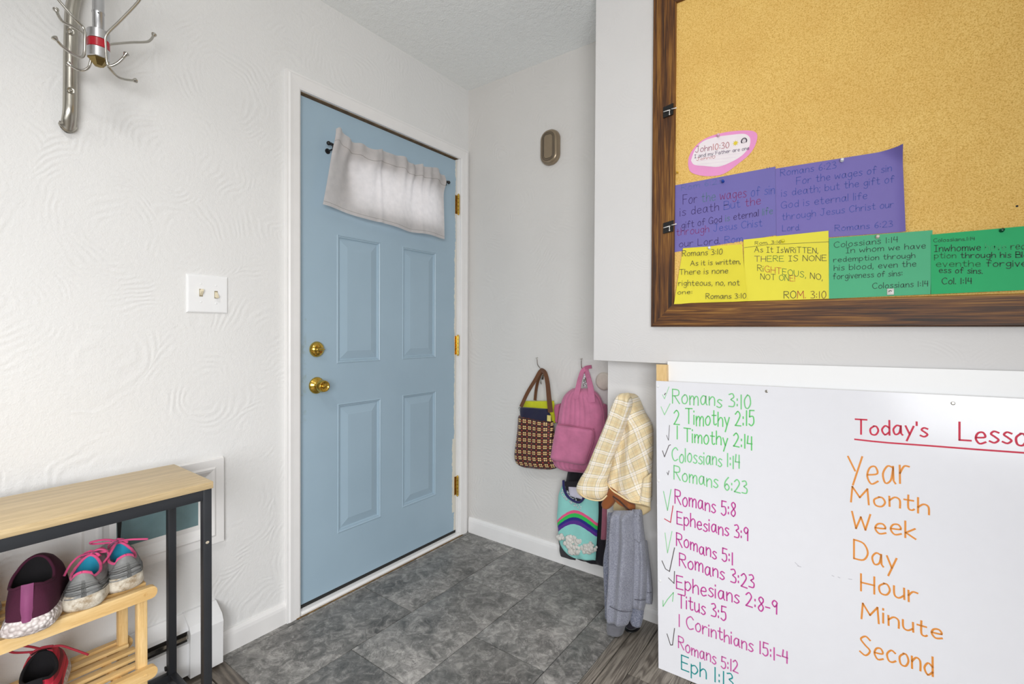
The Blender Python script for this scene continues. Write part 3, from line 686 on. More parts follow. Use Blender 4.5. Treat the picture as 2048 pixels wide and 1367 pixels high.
        if not lace:
            g = MB(); xq = L * 0.045 + 0.012
            g.add([(xq, -0.010, heel - 0.002), (xq, 0.010, heel - 0.002), (xq + 0.030, 0.016, heel - 0.026), (xq + 0.030, -0.004, heel - 0.026), (xq, -0.010, heel - 0.0045), (xq, 0.010, heel - 0.0045), (xq + 0.030, 0.016, heel - 0.0285), (xq + 0.030, -0.004, heel - 0.0285)],
                  [(0, 1, 2, 3), (7, 6, 5, 4), (0, 4, 5, 1), (1, 5, 6, 2), (2, 6, 7, 3), (3, 7, 4, 0)]); g.build('pull_tab', tab, r, rel=(0, 0, 0))
    r.rotation_euler = (0, tilt, rz)
    return r
def shoe_up(name, c, c2, ribs=0.0, freq=16, bumpd=0.004):
    M = Nd(name); tc = M.new('ShaderNodeTexCoord'); sp = M.new('ShaderNodeSeparateXYZ'); M.l.new(tc.outputs['UV'], sp.inputs[0])
    n = M.noise(tc.outputs['Object'], 14, 5, 0.6)
    w = M.math('SINE', M.math('ADD', M.math('MULTIPLY', sp.outputs[1], freq * 3.0), M.math('ADD', M.math('MULTIPLY', n, 3.0), M.math('MULTIPLY', M.math('SINE', M.math('MULTIPLY', sp.outputs[0], 25.0)), 0.9))))
    mask = M.ramp(sp.outputs[1], [(0.5, (1,) * 3), (0.75, (0,) * 3)])
    hh = M.math('MULTIPLY', M.math('MULTIPLY', w, mask), ribs)
    M.col(M.mix(M.ramp(n, [(0.35, (0,) * 3), (0.65, (1,) * 3)]), c, c2)); M.bump(M.math('ADD', hh, M.math('MULTIPLY', M.noise(tc.outputs['Object'], 700, 2), 0.12)), 0.9, bumpd)
    M.set(Roughness=0.55); return M.m
m_gup = shoe_up('grey_shoe_fabric', srgb(150, 150, 148), srgb(112, 112, 110), 1.0, 11)
def dirty(name, c, d, s=30):
    M = Nd(name); v = M.coord(); M.col(M.ramp(M.noise(v, s, 6, 0.7), [(0.38, d), (0.58, c)])); M.bump(M.noise(v, 90, 3), 0.3, 0.002); M.set(Roughness=0.7); return M.m
m_gsole = dirty('dirty_white_sole', srgb(222, 214, 198), srgb(150, 128, 98))
def bumpy():
    M = Nd('white_bumpy_sole'); v = M.coord(); vo = M.new('ShaderNodeTexVoronoi'); vo.inputs['Scale'].default_value = 110; M.l.new(v, vo.inputs['Vector'])
    M.bump(M.math('MULTIPLY', vo.outputs['Distance'], -1.0), 0.9, 0.006); M.col(M.ramp(vo.outputs['Distance'], [(0.2, srgb(234, 226, 222)), (0.7, srgb(196, 184, 180))])); M.set(Roughness=0.6); return M.m
m_psole = bumpy()
m_teal = cloth_mat('teal_lining', srgb(22, 140, 170), 0.8, 600, 0.3); m_pinkl = cloth_mat('pink_lace', srgb(232, 84, 138), 0.7, 900, 0.3)
m_plum = cloth_mat('plum_knit', srgb(70, 16, 44), 0.9, 420, 0.6, sheen=0.0); m_plumtab = cloth_mat('mauve_webbing', srgb(136, 62, 108), 0.7, 700, 0.3)
m_blk = cloth_mat('black_lining', srgb(14, 10, 14), 0.95, 600, 0.3, sheen=0.0)
m_redl = cloth_mat('red_lace', srgb(158, 22, 44), 0.7, 900, 0.3)
def check():
    M = Nd('red_check_fabric'); v = M.coord('Object', (38, 38, 38)); sp = M.new('ShaderNodeSeparateXYZ'); M.l.new(v, sp.inputs[0])
    a = M.math('GREATER_THAN', M.math('FRACT', sp.outputs[1]), 0.5); b = M.math('GREATER_THAN', M.math('FRACT', sp.outputs[2]), 0.5)
    s_ = M.math('MULTIPLY', M.math('ADD', a, b), 0.5); M.col(M.ramp(s_, [(0.0, srgb(222, 52, 78)), (0.4, srgb(190, 30, 56)), (0.9, srgb(120, 16, 34))], 'CONSTANT')); M.set(Roughness=0.8); return M.m
m_check = check()
SZ = 0.4515
gk = dict(m_up=m_gup, m_sole=m_gsole, m_lin=m_teal, m_lace=m_pinkl, m_trimm=m_pinkl, L=0.24, heel=0.088, side=0.068, front=0.094, solh=0.030, wid=1.10, ribs=0.0034, scallop=0.010, collar_len=0.175, collar_w=0.025)
lpA = [[(0.0, 0, 0.004), (-0.002, -0.016, 0.012), (0.0, -0.030, 0.006), (0.012, -0.030, -0.002), (0.004, 0, 0.004)], [(0.0, 0, 0.006), (-0.015, 0.018, 0.008), (-0.03, 0.032, -0.004), (-0.045, 0.040, -0.022)], [(0, 0, 0.005), (0.02, -0.02, 0.006), (0.03, -0.035, -0.02)]]
lpB = [[(0.0, 0, 0.006), (-0.004, 0.028, 0.020), (-0.002, 0.055, 0.022), (0.010, 0.050, 0.012), (0.006, 0.02, 0.006), (0, 0, 0.004)], [(0.0, 0, 0.006), (-0.02, 0.01, 0.004), (-0.045, 0.028, -0.012), (-0.06, 0.046, -0.024)], [(0.0, 0, 0.006), (-0.03, -0.02, 0.012), (-0.045, -0.055, 0.006)]]
shoe('sneaker', 'dirty grey running shoe with pink laces, beside the plum slip-on', (0.285, -1.687, SZ), math.radians(158), loops=lpA, group='grey running shoes on the top shelf of the rack', **gk)
shoe('sneaker', 'dirty grey running shoe with pink laces at the right end of the rack', (0.262, -1.594, SZ), math.radians(176), loops=lpB, group='grey running shoes on the top shelf of the rack', **gk)
pk = dict(m_up=m_plum, m_sole=m_psole, m_lin=m_blk, m_lace=m_blk, m_trimm=m_plum, L=0.25, heel=0.106, side=0.092, front=0.132, solh=0.030, wid=1.18, tab=m_plumtab, lace=False, collar_len=0.20, flare=0.008, collar_w=0.031)
shoe('slip_on_shoe', 'plum knit slip-on with bumpy white sole next to the grey running shoes', (0.312, -1.782, SZ), math.radians(163), group='plum slip-on shoes on the top shelf', **pk)
shoe('slip_on_shoe', 'plum knit slip-on cut off by the left edge of the photo', (0.300, -1.885, SZ), math.radians(170), group='plum slip-on shoes on the top shelf', **pk)
rk_ = dict(m_up=m_check, m_sole=m_psole, m_lin=m_blk, m_lace=m_redl, m_trimm=m_blk, L=0.235, heel=0.086, side=0.074, front=0.098, solh=0.025, wid=1.05, tab=m_blk)
lpC = [[(0.0, 0, 0.008), (-0.006, 0.020, 0.026), (-0.004, 0.042, 0.036), (0.0, 0.055, 0.030), (0.002, 0.045, 0.018), (0.0, 0.015, 0.008)], [(0.0, 0.0, 0.008), (0.0, -0.03, 0.004), (-0.01, -0.055, -0.010), (-0.02, -0.085, -0.032)], [(0.0, 0.02, 0.006), (0.0, 0, 0.012), (0.0, -0.02, 0.008)]]
shoe('sneaker', 'red checked canvas sneaker with black lining on the lower shelf', (0.290, -1.765, 0.2425), math.radians(166), loops=lpC, group='red checked sneakers on the lower shelf', **rk_)
shoe('sneaker', 'second red checked sneaker at the bottom left corner, mostly out of frame', (0.285, -1.885, 0.2425), math.radians(176), loops=[], group='red checked sneakers on the lower shelf', **rk_)
# ------------------------------------------------------------------ coat rack on the wall
rkx = thing('coat_rack', 'wall coat rack made of a bent metal pipe and a hub of wire hooks', 'coat rack', (0.0, -1.65, 1.7))
PX = 0.028
path = [(139, 262), (139, 240), (140, 200), (140.5, 150), (141, 100), (142, 60), (143.5, 25), (148, 0)]
P3 = [at(x_, y_, 0, PX) for x_, y_ in path]
top = P3[-1]
P3 += [top + np.array([0.008, 0.008, 0.05]), top + np.array([0.035, 0.018, 0.095]), top + np.array([0.075, 0.027, 0.115]), top + np.array([0.105, 0.030, 0.105])]
pt = at(196, -10, 0, 0.145); P3.append(np.array([0.140, pt[1], pt[2] + 0.055])); P3.append(np.array([0.145, pt[1], pt[2] + 0.02]))
P3 = smoothpts(P3, 4)
g = MB(); ln = len(P3); rad = [0.0148] * ln
g.tube(P3, rad, 20); pv = g.v
zb_ = P3[0][2]
nv = []
for (x_, y_, z_) in pv:
    t = max(0.0, min(1.0, (0.05 - (z_ - zb_)) / 0.05))
    if t > 0: x_ = 0.006 + (x_ - 0.006) * (1 - 0.62 * t) - 0.003 * t; yc = P3[0][1]; y_ = yc + (y_ - yc) * (1 + 0.35 * t * t) 
    if z_ - zb_ < 0.012: z_ += 0.010 * ((y_ - P3[0][1]) / 0.0148) ** 2
    # pressed flats around the two fixing screws
    nv.append((max(x_, 0.0005), y_, z_))
g.v = nv; g.build('pipe', m_pipe, rkx, smooth=2)
for sy_ in (63.5, 181):
    c = at(141.5, sy_, 0, PX + 0.0155); g = MB(); g.lathe((c[0] - 0.004, c[1], c[2]), (1, 0, 0), [(0.009, 0.0), (0.009, 0.0035), (0.0075, 0.005), (0.006, 0.0042)], 18); g.build('washer', m_pipe, rkx, smooth=True)
    g = MB(); g.lathe((c[0] + 0.0005, c[1], c[2]), (1, 0, 0), [(0.004, 0), (0.0038, 0.0016), (0.0018, 0.0018), (0.0017, 0.0006)], 14); g.build('screw', m_chrome, rkx, smooth=True)
QX = 0.145
a = at(196, -60, 0, QX); hb = at(197, 98, 0, QX); hy = hb[1]
pole_top = at(196, -12, 0, QX)[2] + 0.03; ztop_h = at(196, 63, 0, QX)[2]; zbot_h = at(196, 118, 0, QX)[2]
g = MB(); g.lathe((QX, hy, ztop_h), (0, 0, 1), [(0.0125, 0), (0.0125, 0.045), (0.0136, 0.047), (0.0136, 0.050), (0.0125, 0.052), (0.0125, pole_top - ztop_h)], 24); pole = g.build('pole', m_alu, rkx, smooth=True)
g = MB()
for zz in (at(196, 2, 0, QX)[2], at(196, 30, 0, QX)[2]):
    d = np.array([CAM[0] - QX, CAM[1] - hy]); d = d / np.linalg.norm(d); g.sphere((QX + d[0] * 0.0125, hy + d[1] * 0.0125, zz), 0.0018, n=8)
g.build('pin_hole', m_black, pole)
red = plain('red_band', srgb(176, 26, 42), 0.25); hz = ztop_h - zbot_h
for nm, z0_, z1_, m_ in (('hub_band', 0.66, 1.0, m_alu), ('hub_band', 0.36, 0.66, red), ('hub_band', 0.0, 0.36, m_alu)):
    g = MB(); g.lathe((QX, hy, zbot_h + hz * z0_), (0, 0, 1), [(0.0222, 0), (0.0235, 0.001), (0.0235, hz * (z1_ - z0_) - 0.001), (0.0222, hz * (z1_ - z0_))], 28); o = g.build(nm, m_, rkx, smooth=True)
    if m_ is red: lab(o, 'red band around the hub')
g = MB(); g.lathe((QX, hy, zbot_h), (0, 0, -1), [(0.0225, 0), (0.022, 0.003), (0.019, 0.006), (0.010, 0.018), (0.001, 0.020)], 6); lab(g.build('end_nut', plain('old_brass', srgb(150, 130, 84), 0.25, 1.0), rkx), 'brassy pointed end nut')
# hooks: (list of (px,py,dx from hub plane)), ball at listed ends
hooks = [([(101, -22, .03), (117, 0, .025), (150, 38, .02), (168, 58, .016), (169.5, 85, .016), (168, 108, .018), (160, 115, .022), (142, 106, .034), (124, 92, .046), (112, 79, .052)], 'end'),
         ([(290, -22, .04), (276, 4, .034), (240, 42, .024), (213, 70, .02), (211, 95, .02), (214, 126, .022), (221, 132, .026), (235, 126, .034), (246, 116, .042), (251, 110, .044)], 'end'),
         ([(172, 70, -.012), (150, 55, -.025), (128, 45, -.04), (119, 35, -.05), (113, 22, -.056)], 'end'),
         ([(216, 90, -.010), (228, 88, -.016), (262, 85, -.03), (292, 84, -.04), (302, 79, -.045), (307, 71, -.05)], 'end'),
         ([(213, 100, -.01), (216, 130, -.012), (224, 142, -.016), (236, 154, -.024), (250, 159, -.032), (268, 161, -.04)], 'end'),
         ([(183, 100, -.016), (181, 124, -.022), (176, 136, -.03), (163, 141, -.04), (150, 136, -.05), (141, 130, -.056)], 'end')]
for pts, _ in hooks:
    Q = [at(x_, y_, 0, QX + d_) for x_, y_, d_ in pts]; Q = smoothpts(Q, 4)
    g = MB(); g.tube(Q, 0.0034, 10); e = Q[-1]; dv = Vector(Q[-1] - Q[-2]).normalized()
    g.lathe(tuple(np.array(e) - np.array(dv) * 0.003), dv, [(0.0035, 0), (0.0050, 0.003), (0.0066, 0.0065), (0.0068, 0.0085), (0.004, 0.0105), (0.0008, 0.011)], 14); g.build('hook', m_chrome, rkx, smooth=True)
# ------------------------------------------------------------------ door chime on the back wall
a = at(1080, 262, 1, 0); b = at(1125, 330, 1, 0); xc = 0.5402; zc = 2.006
ch = thing('door_chime', 'bronze rounded rectangular door chime high on the back wall', 'door chime', (xc, 0, zc))
m_bronze = plain('bronze_plastic', srgb(150, 134, 112), 0.32, 0.55, var=0.03)
def rrect(hw, hh, r, n=8):
    out = []
    for cx_, cz_, a0 in ((hw - r, hh - r, 0), (-hw + r, hh - r, 90), (-hw + r, -hh + r, 180), (hw - r, -hh + r, 270)):
        for k2 in range(n + 1): an = math.radians(a0 + 90 * k2 / n); out.append((cx_ + r * math.cos(an), cz_ + r * math.sin(an)))
    return out
def rr_stack(g, xc, zc, y, levels):
    """levels: (hw, hh, r, h) stacked towards the room (-Y)"""
    vs = []; n = None
    for hw, hh, r, h in levels:
        q = rrect(hw, hh, r); n = len(q); vs += [(xc + a_, y - h, zc + b_) for a_, b_ in q]
    m = len(levels); g.add(vs, [(i * n + k2, i * n + (k2 + 1) % n, (i + 1) * n + (k2 + 1) % n, (i + 1) * n + k2) for i in range(m - 1) for k2 in range(n)] + [tuple(range(n))[::-1], tuple((m - 1) * n + k2 for k2 in range(n))])
g = MB(); W2_, H2_ = 0.050, 0.083
rr_stack(g, xc, zc, 0, [(W2_, H2_, .046, 0), (W2_ + .002, H2_ + .002, .048, .006), (W2_, H2_, .046, .020), (W2_ - .004, H2_ - .004, .042, .027), (W2_ - .010, H2_ - .010, .036, .031), (W2_ - .015, H2_ - .015, .030, .0315)])
g.build('body', m_bronze, ch, smooth=2)
for k2, ins in enumerate((0.0155, 0.0205, 0.0255)):
    g = MB(); q = rrect(W2_ - ins, H2_ - ins, 0.030 - k2 * 0.006); pts = [(xc + a_, -0.0318, zc + b_) for a_, b_ in q]; g.tube(pts + [pts[0]], 0.0011, 6, cap=False); lab(g.build('groove', plain('dark_groove', srgb(60, 50, 40), 0.5), ch), 'thin dark concentric groove')
g = MB(); rr_stack(g, xc, zc, -0.0315, [(W2_ - .027, H2_ - .027, .012, 0), (W2_ - .028, H2_ - .028, .011, .0008)]); g.build('button_panel', m_bronze, ch)
# round cream disc on the back wall
c = at(1208, 762, 1, -0.004); ds = thing('wall_disc', 'round cream disc on the back wall beside the bulkhead', 'disc', (c[0], 0, c[2]))
g = MB(); g.lathe((c[0], 0, c[2]), (0, -1, 0), [(0.040, 0), (0.041, 0.004), (0.038, 0.011), (0.030, 0.013), (0.002, 0.0135)], 40); g.build('disc', plain('cream_plastic', srgb(214, 204, 192), 0.5), ds, smooth=2)
# ------------------------------------------------------------------ soft goods: outline rows swept into a filled, folded body
def garment(name, rows, ym, depth, m, parent=None, nu=36, nv=48, fold=None, back=None, endt=0.06, endb=0.06, pw=4, rel=None, slope=0.0, ybmax=None):
    back = depth * 0.5 if back is None else back
    A = smoothpts([r[:4] for r in rows], 8); A = np.array(A)
    seg = np.r_[0, np.cumsum(np.linalg.norm(np.diff((A[:, :2] + A[:, 2:4]) / 2, axis=0), axis=1))]; seg /= seg[-1]
    vs = []; uv = []; lenm = 0; prevm = None; wm0 = None
    grid = []
    for j in range(nv + 1):
        v = j / nv; r = [np.interp(v, seg, A[:, k]) for k in range(4)]
        y_ = ym + slope * v
        pl = at(r[0], r[1], 1, y_); pr = at(r[2], r[3], 1, y_)
        mid = (pl + pr) / 2
        if prevm is not None: lenm += np.linalg.norm(mid - prevm)
        prevm = mid; wd = np.linalg.norm(pr - pl)
        tv = 1.0
        if v < endt: tv = math.sqrt(max(0.0, 1 - (1 - v / endt) ** 2))
        if v > 1 - endb: tv = min(tv, math.sqrt(max(0.0, 1 - ((v - 1 + endb) / endb) ** 2)))
        row = []
        for i in range(nu + 1):
            u = i / nu; b = pl + (pr - pl) * u; pf_ = (max(0.0, 1 - abs(2 * u - 1) ** pw)) ** 0.5 * tv
            f = fold(u, v) if fold else 0.0
            row.append((b, pf_, f, (u - 0.5) * wd, lenm))
        grid.append(row)
    nf = 0
    for sgn in (-1, 1):
        for row in grid:
            for (b, pf_, f, uu, vv) in row:
                d = (depth + f) * pf_ if sgn < 0 else -back * pf_
                p = b - np.array([0, d, 0])
                if ybmax is not None: p[1] = min(p[1], ybmax)
                vs.append(tuple(p)); uv.append((uu, vv))
    n1 = (nu + 1) * (nv + 1); fs = []
    for j in range(nv):
        for i in range(nu):
            a_ = j * (nu + 1) + i; fs.append((a_, a_ + 1, a_ + nu + 2, a_ + nu + 1)); fs.append((n1 + a_, n1 + a_ + nu + 1, n1 + a_ + nu + 2, n1 + a_ + 1))
    g = MB(); g.add(vs, fs)
    return g.build(name, m, parent, smooth=2, uvs=uv, rel=rel, fixn=False)
def gm(name, c, bumpn=700, bs=0.3, var=0.12, rough=0.85, sheen=0.2, pat=None, bd=0.0008):
    M = Nd(name); v = M.coord(); n = M.noise(v, 18, 5, 0.6); dk = tuple(x * (1 - var * 2) for x in c[:3]) + (1,)
    base = M.ramp(n, [(0.3, dk), (0.7, c)])
    if pat: base = pat(M, base)
    M.col(base); M.set(Roughness=rough); M.b.inputs['Sheen Weight'].default_value = sheen; M.bump(M.noise(v, bumpn, 2), bs, bd); return M.m
def uvsep(M, s=(1, 1), rot=0.0):
    tc = M.new('ShaderNodeTexCoord'); mp = M.new('ShaderNodeMapping'); mp.inputs['Scale'].default_value = (s[0], s[1], 1); mp.inputs['Rotation'].default_value = (0, 0, rot)
    M.l.new(tc.outputs['UV'], mp.inputs[0]); sp = M.new('ShaderNodeSeparateXYZ'); M.l.new(mp.outputs[0], sp.inputs[0]); return sp.outputs[0], sp.outputs[1]
def flower(M, base):
    u, v = uvsep(M, (34, 34))
    fu = M.math('ABSOLUTE', M.math('SUBTRACT', M.math('FRACT', u), 0.5)); fv = M.math('ABSOLUTE', M.math('SUBTRACT', M.math('FRACT', v), 0.5))
    def dist(a, b): return M.math('SQRT', M.math('ADD', M.math('POWER', M.math('SUBTRACT', fu, a), 2.0), M.math('POWER', M.math('SUBTRACT', fv, b), 2.0)))
    pet = M.math('LESS_THAN', dist(0.16, 0.16), 0.12); dots = M.math('LESS_THAN', dist(0.5, 0.5), 0.13); dots2 = M.math('LESS_THAN', dist(0.5, 0.0), 0.15)
    c = M.mix(M.math('MULTIPLY', dots2, 0.6), srgb(58, 22, 14), srgb(168, 62, 30)); c = M.mix(dots, c, srgb(150, 44, 30)); c = M.mix(pet, c, srgb(240, 204, 140)); return c
def plaid(rot=0.0, s=1.0):
    def f(M, base):
        u, v = uvsep(M, (s / 0.052, s / 0.052), rot)
        def band(x, c, w): return M.math('LESS_THAN', M.math('ABSOLUTE', M.math('SUBTRACT', M.math('FRACT', x), c)), w)
        c = base
        for x in (u, v):
            c = M.mix(M.math('MULTIPLY', band(x, 0.20, 0.09), 0.22), c, srgb(206, 170, 110))
            c = M.mix(M.math('MULTIPLY', band(x, 0.55, 0.05), 0.62), c, srgb(250, 246, 242)); c = M.mix(M.math('MULTIPLY', band(x, 0.70, 0.05), 0.5), c, srgb(248, 242, 238))
            c = M.mix(M.math('MULTIPLY', band(x, 0.47, 0.016), 0.55), c, srgb(150, 142, 122)); c = M.mix(M.math('MULTIPLY', band(x, 0.78, 0.016), 0.5), c, srgb(150, 142, 122)); c = M.mix(M.math('MULTIPLY', band(x, 0.05, 0.014), 0.4), c, srgb(160, 150, 128))
        return c
    return f
def fuzz(M, base):
    v = M.coord(); n = M.noise(v, 260, 4, 0.8); return M.mix(M.ramp(n, [(0.42, (0,) * 3), (0.66, (0.8,) * 3)]), base, srgb(174, 176, 188))
m_tote = gm('brown_flower_print', srgb(60, 24, 16), pat=flower, rough=0.6); m_navy = gm('navy_cloth', srgb(26, 26, 58)); m_yel = gm('yellow_lining', srgb(206, 208, 30))
m_strap = gm('brown_strap', srgb(104, 62, 28), rough=0.5); m_pink = gm('pink_canvas', srgb(206, 120, 156), 500, 0.5); m_pink2 = gm('pink_piping', srgb(184, 98, 132))
m_plaid = gm('cream_plaid', srgb(240, 222, 182), var=0.03, pat=plaid()); m_plaid2 = gm('cream_plaid_turned', srgb(240, 222, 182), var=0.03, pat=plaid(0.35))
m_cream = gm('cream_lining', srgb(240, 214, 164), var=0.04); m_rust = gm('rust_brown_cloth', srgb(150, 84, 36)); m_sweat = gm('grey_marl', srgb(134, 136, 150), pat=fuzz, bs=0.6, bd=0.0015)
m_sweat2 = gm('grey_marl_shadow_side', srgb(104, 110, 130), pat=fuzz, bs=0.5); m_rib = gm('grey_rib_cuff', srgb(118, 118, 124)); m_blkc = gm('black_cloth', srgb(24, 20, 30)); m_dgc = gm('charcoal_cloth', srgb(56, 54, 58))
m_aqua = gm('aqua_fleece', srgb(146, 214, 206), bs=0.5); m_mauve = gm('dusty_pink_cloth', srgb(178, 104, 124)); m_fluff = gm('white_plush', srgb(236, 232, 224), 300, 1.0, bd=0.004)
# wire hooks
def whook(x_, ytop, ymid, label, x2, ylow=None):
    c = at(x2, ymid, 1, -0.004); t = thing('wall_hook', label, 'hook', (c[0], 0, c[2]), 'wire coat hooks on the back wall')
    tip = at(x_, ytop, 1, -0.055); b = at(x2, ymid, 1, -0.02); k = at(x2 + 3, ymid + 14, 1, -0.006)
    g = MB(); g.tube(smoothpts([tip, tip * 0.5 + b * 0.5 + np.array([-0.002, -0.006, -0.006]), b, k + np.array([0, 0.004, 0])], 5), 0.0022, 8)
    g.lathe(tuple(tip - np.array([0, 0, 0.001])), (-0.2, -0.3, 1), [(0.0024, 0), (0.006, 0.003), (0.006, 0.0042), (0.001, 0.0046)], 12); g.build('wire', m_chrome, t, smooth=2)
    g = MB(); g.box((k[0] - 0.008, -0.003, k[2] - 0.02), (k[0] + 0.008, 0, k[2] + 0.012), 0, 0.001); g.build('back_plate', m_chrome, t, smooth=True)
    lo = at(x2 + 4, ymid + 30, 1, -0.03); g = MB(); g.tube(smoothpts([k, k + np.array([0, -0.012, -0.016]), lo + np.array([0, -0.01, 0]), lo + np.array([0, -0.02, 0.012])], 5), 0.002, 8); g.build('lower_prong', m_chrome, t, smooth=2)
whook(1074, 716, 737, 'wire wall hook carrying the brown flowered tote bag', 1081)
whook(1163, 718, 742, 'wire wall hook carrying the pink backpack', 1167)
# ---- tote bag
c = at(1075, 880, 1, -0.05); tt = thing('tote_bag', 'brown flower-print tote bag with brown strap and yellow lining', 'bag', (c[0], -0.03, c[2]))
def rip(a, b, ph=0, k=2): return lambda u, v: a * math.sin(u * b + ph + v * k) * min(1, u * 6, (1 - u) * 6)
garment('body', [(1038, 830, 1106, 842), (1036, 860, 1108, 866), (1032, 890, 1112, 896), (1030, 908, 1115, 914), (1032, 921, 1117, 928), (1040, 930, 1112, 936), (1058, 936, 1098, 939)], -0.05, 0.034, m_tote, tt, fold=rip(0.004, 11), back=0.03, endt=0.03, endb=0.16, ybmax=-0.002)
garment('lining', [(1048, 801, 1108, 801), (1046, 812, 1110, 820), (1044, 832, 1111, 846)], -0.028, 0.012, m_yel, tt, back=0.01, ybmax=-0.002)
garment('inner_pocket', [(1040, 813, 1096, 817), (1040, 824, 1102, 832), (1041, 834, 1104, 844)], -0.050, 0.016, m_navy, tt, fold=rip(0.003, 9), back=0.01)
def strapm(g, pts, w, th=0.0035, k=8):
    """flat webbing: pts=[(px,py,Y)], w in metres, width lies along the picture-horizontal"""
    P = smoothpts([at(x_, y_, 1, yy) for x_, y_, yy in pts], k); vs = []; n = len(P)
    for i, p in enumerate(P):
        t = P[min(i + 1, n - 1)] - P[max(i - 1, 0)]; t = t / np.linalg.norm(t); nn = np.array([0, -1, 0]); s_ = np.cross(t, nn); s_ = s_ / (np.linalg.norm(s_) + 1e-9)
        ww = w[0] + (w[1] - w[0]) * i / (n - 1) if isinstance(w, tuple) else w
        for a_, b_ in ((-1, -1), (1, -1), (1, 1), (-1, 1)): vs.append(p + s_ * a_ * ww / 2 + nn * (-b_) * th / 2)
    g.add(vs, [(4 * i + k2, 4 * i + (k2 + 1) % 4, 4 * i + 4 + (k2 + 1) % 4, 4 * i + 4 + k2) for i in range(n - 1) for k2 in range(4)] + [(0, 1, 2, 3), (4 * n - 1, 4 * n - 2, 4 * n - 3, 4 * n - 4)])
g = MB(); strapm(g, [(1070, 800, -0.024), (1073, 775, -0.022), (1078, 755, -0.022), (1085, 741, -0.026)], 0.015); g.build('strap', m_strap, tt, smooth=False)
g = MB(); strapm(g, [(1042, 813, -0.055), (1055, 785, -0.05), (1070, 760, -0.044), (1079, 744, -0.034), (1085, 739, -0.030)], 0.018); g.build('strap', m_strap, tt)
g = MB(); strapm(g, [(1082, 739, -0.034), (1090, 745, -0.046), (1095, 765, -0.058), (1098, 795, -0.068), (1101, 824, -0.074)], (0.020, 0.026)); g.build('strap', m_strap, tt)
g = MB(); p = at(1098, 836, 1, -0.083); g.box((p[0] - 0.010, p[1] - 0.002, p[2] - 0.014), (p[0] + 0.010, p[1] + 0.003, p[2] + 0.014), 0, 0.001); lab(g.build('tab', gm('pale_yellow_tab', srgb(232, 216, 130)), tt), 'pale yellow strap tab')
g = MB(); p = at(1040, 817, 1, -0.06); g.tube([tuple(p + np.array([0.008 * math.cos(a_), 0, 0.008 * math.sin(a_)])) for a_ in np.linspace(0, 6.283, 14)], 0.0016, 6, cap=False); g.build('ring', m_chrome, tt, smooth=2)
# ---- backpack
c = at(1160, 860, 1, -0.08); bp = thing('backpack', 'small pink quilted backpack with front pocket and looped handles', 'backpack', (c[0], -0.03, c[2]))
quilt = lambda u, v: 0.003 * abs(math.sin(u * 3.14159 * 9)) + 0.004 * math.sin(v * 5)
garment('body', [(1146, 776, 1178, 776), (1137, 783, 1190, 784), (1128, 796, 1200, 798), (1122, 818, 1208, 822), (1118, 845, 1210, 850), (1113, 880, 1207, 880), (1108, 910, 1200, 915), (1112, 930, 1190, 932), (1135, 942, 1178, 947)], -0.070, 0.045, m_pink, bp, nu=72, nv=56, fold=quilt, back=0.055, endt=0.10, endb=0.14, ybmax=-0.003)
garment('front_pocket', [(1114, 847, 1188, 857), (1112, 855, 1190, 866), (1107, 880, 1187, 886), (1103, 905, 1178, 912), (1102, 914, 1174, 926), (1110, 921, 1166, 930)], -0.118, 0.024, m_pink, bp, fold=rip(0.003, 7), back=0.02, endt=0.10, endb=0.14, pw=6)
g = MB(); g.tube(smoothpts([at(x_, y_, 1, -0.127) for x_, y_ in ((1115, 848), (1140, 850), (1165, 855), (1184, 858), (1188, 868), (1185, 888), (1178, 908), (1173, 924))], 5), 0.0028, 8); lab(g.build('zip', m_pink2, bp, smooth=2), 'darker pink curved zip')
g = MB(); g.tube(smoothpts([at(x_, y_, 1, -0.110) for x_, y_ in ((1188, 784), (1199, 798), (1206, 822), (1208, 850), (1204, 885))], 5), 0.0026, 8); g.build('piping', m_pink2, bp, smooth=2)
g = MB(); g.tube(smoothpts([at(x_, y_, 1, -0.105) for x_, y_ in ((1103, 918), (1115, 927), (1140, 937), (1168, 941))], 5), 0.0026, 8); g.build('piping', m_pink2, bp, smooth=2)
g = MB(); strapm(g, [(1151, 797, -0.118), (1156, 776, -0.105), (1160, 757, -0.075), (1166, 741, -0.045), (1176, 736, -0.032)], (0.028, 0.018), 0.005); g.build('handle', m_pink, bp, smooth=False)
g = MB(); strapm(g, [(1184, 804, -0.118), (1182, 780, -0.105), (1178, 760, -0.075), (1174, 745, -0.045), (1170, 737, -0.032)], (0.032, 0.020), 0.005); g.build('handle', m_pink, bp, smooth=False)
g = MB(); strapm(g, [(1165, 742, -0.036), (1172, 735, -0.036), (1183, 733, -0.033)], 0.016, 0.006); g.build('handle_end', m_pink2, bp)
garment('shoulder_strap', [(1112, 808, 1122, 806), (1110, 818, 1122, 820), (1113, 832, 1120, 838), (1113, 842, 1118, 848)], -0.045, 0.02, m_pink2, bp, nu=12, nv=16, back=0.02)
garment('shoulder_strap', [(1206, 806, 1212, 808), (1206, 830, 1214, 832), (1206, 850, 1213, 850)], -0.045, 0.02, m_pink2, bp, nu=12, nv=16, back=0.02)
# white beaded charm seen between the handles
c = at(1174, 762, 1, -0.03); g = MB(); random.seed(5)
for k2 in range(34):
    x_, y_ = 1172 + random.uniform(-5, 6), 760 + random.uniform(-13, 13); p = at(x_, y_, 1, -0.03 - random.random() * 0.016); g.sphere(tuple(p), random.uniform(0.003, 0.0055), n=7)
o = tag(g.build('lace_bundle', plain('white_lace', srgb(232, 230, 232), 0.6), None, smooth=2), 'white lacy bundle hanging on the hook behind the backpack handles', 'fabric')
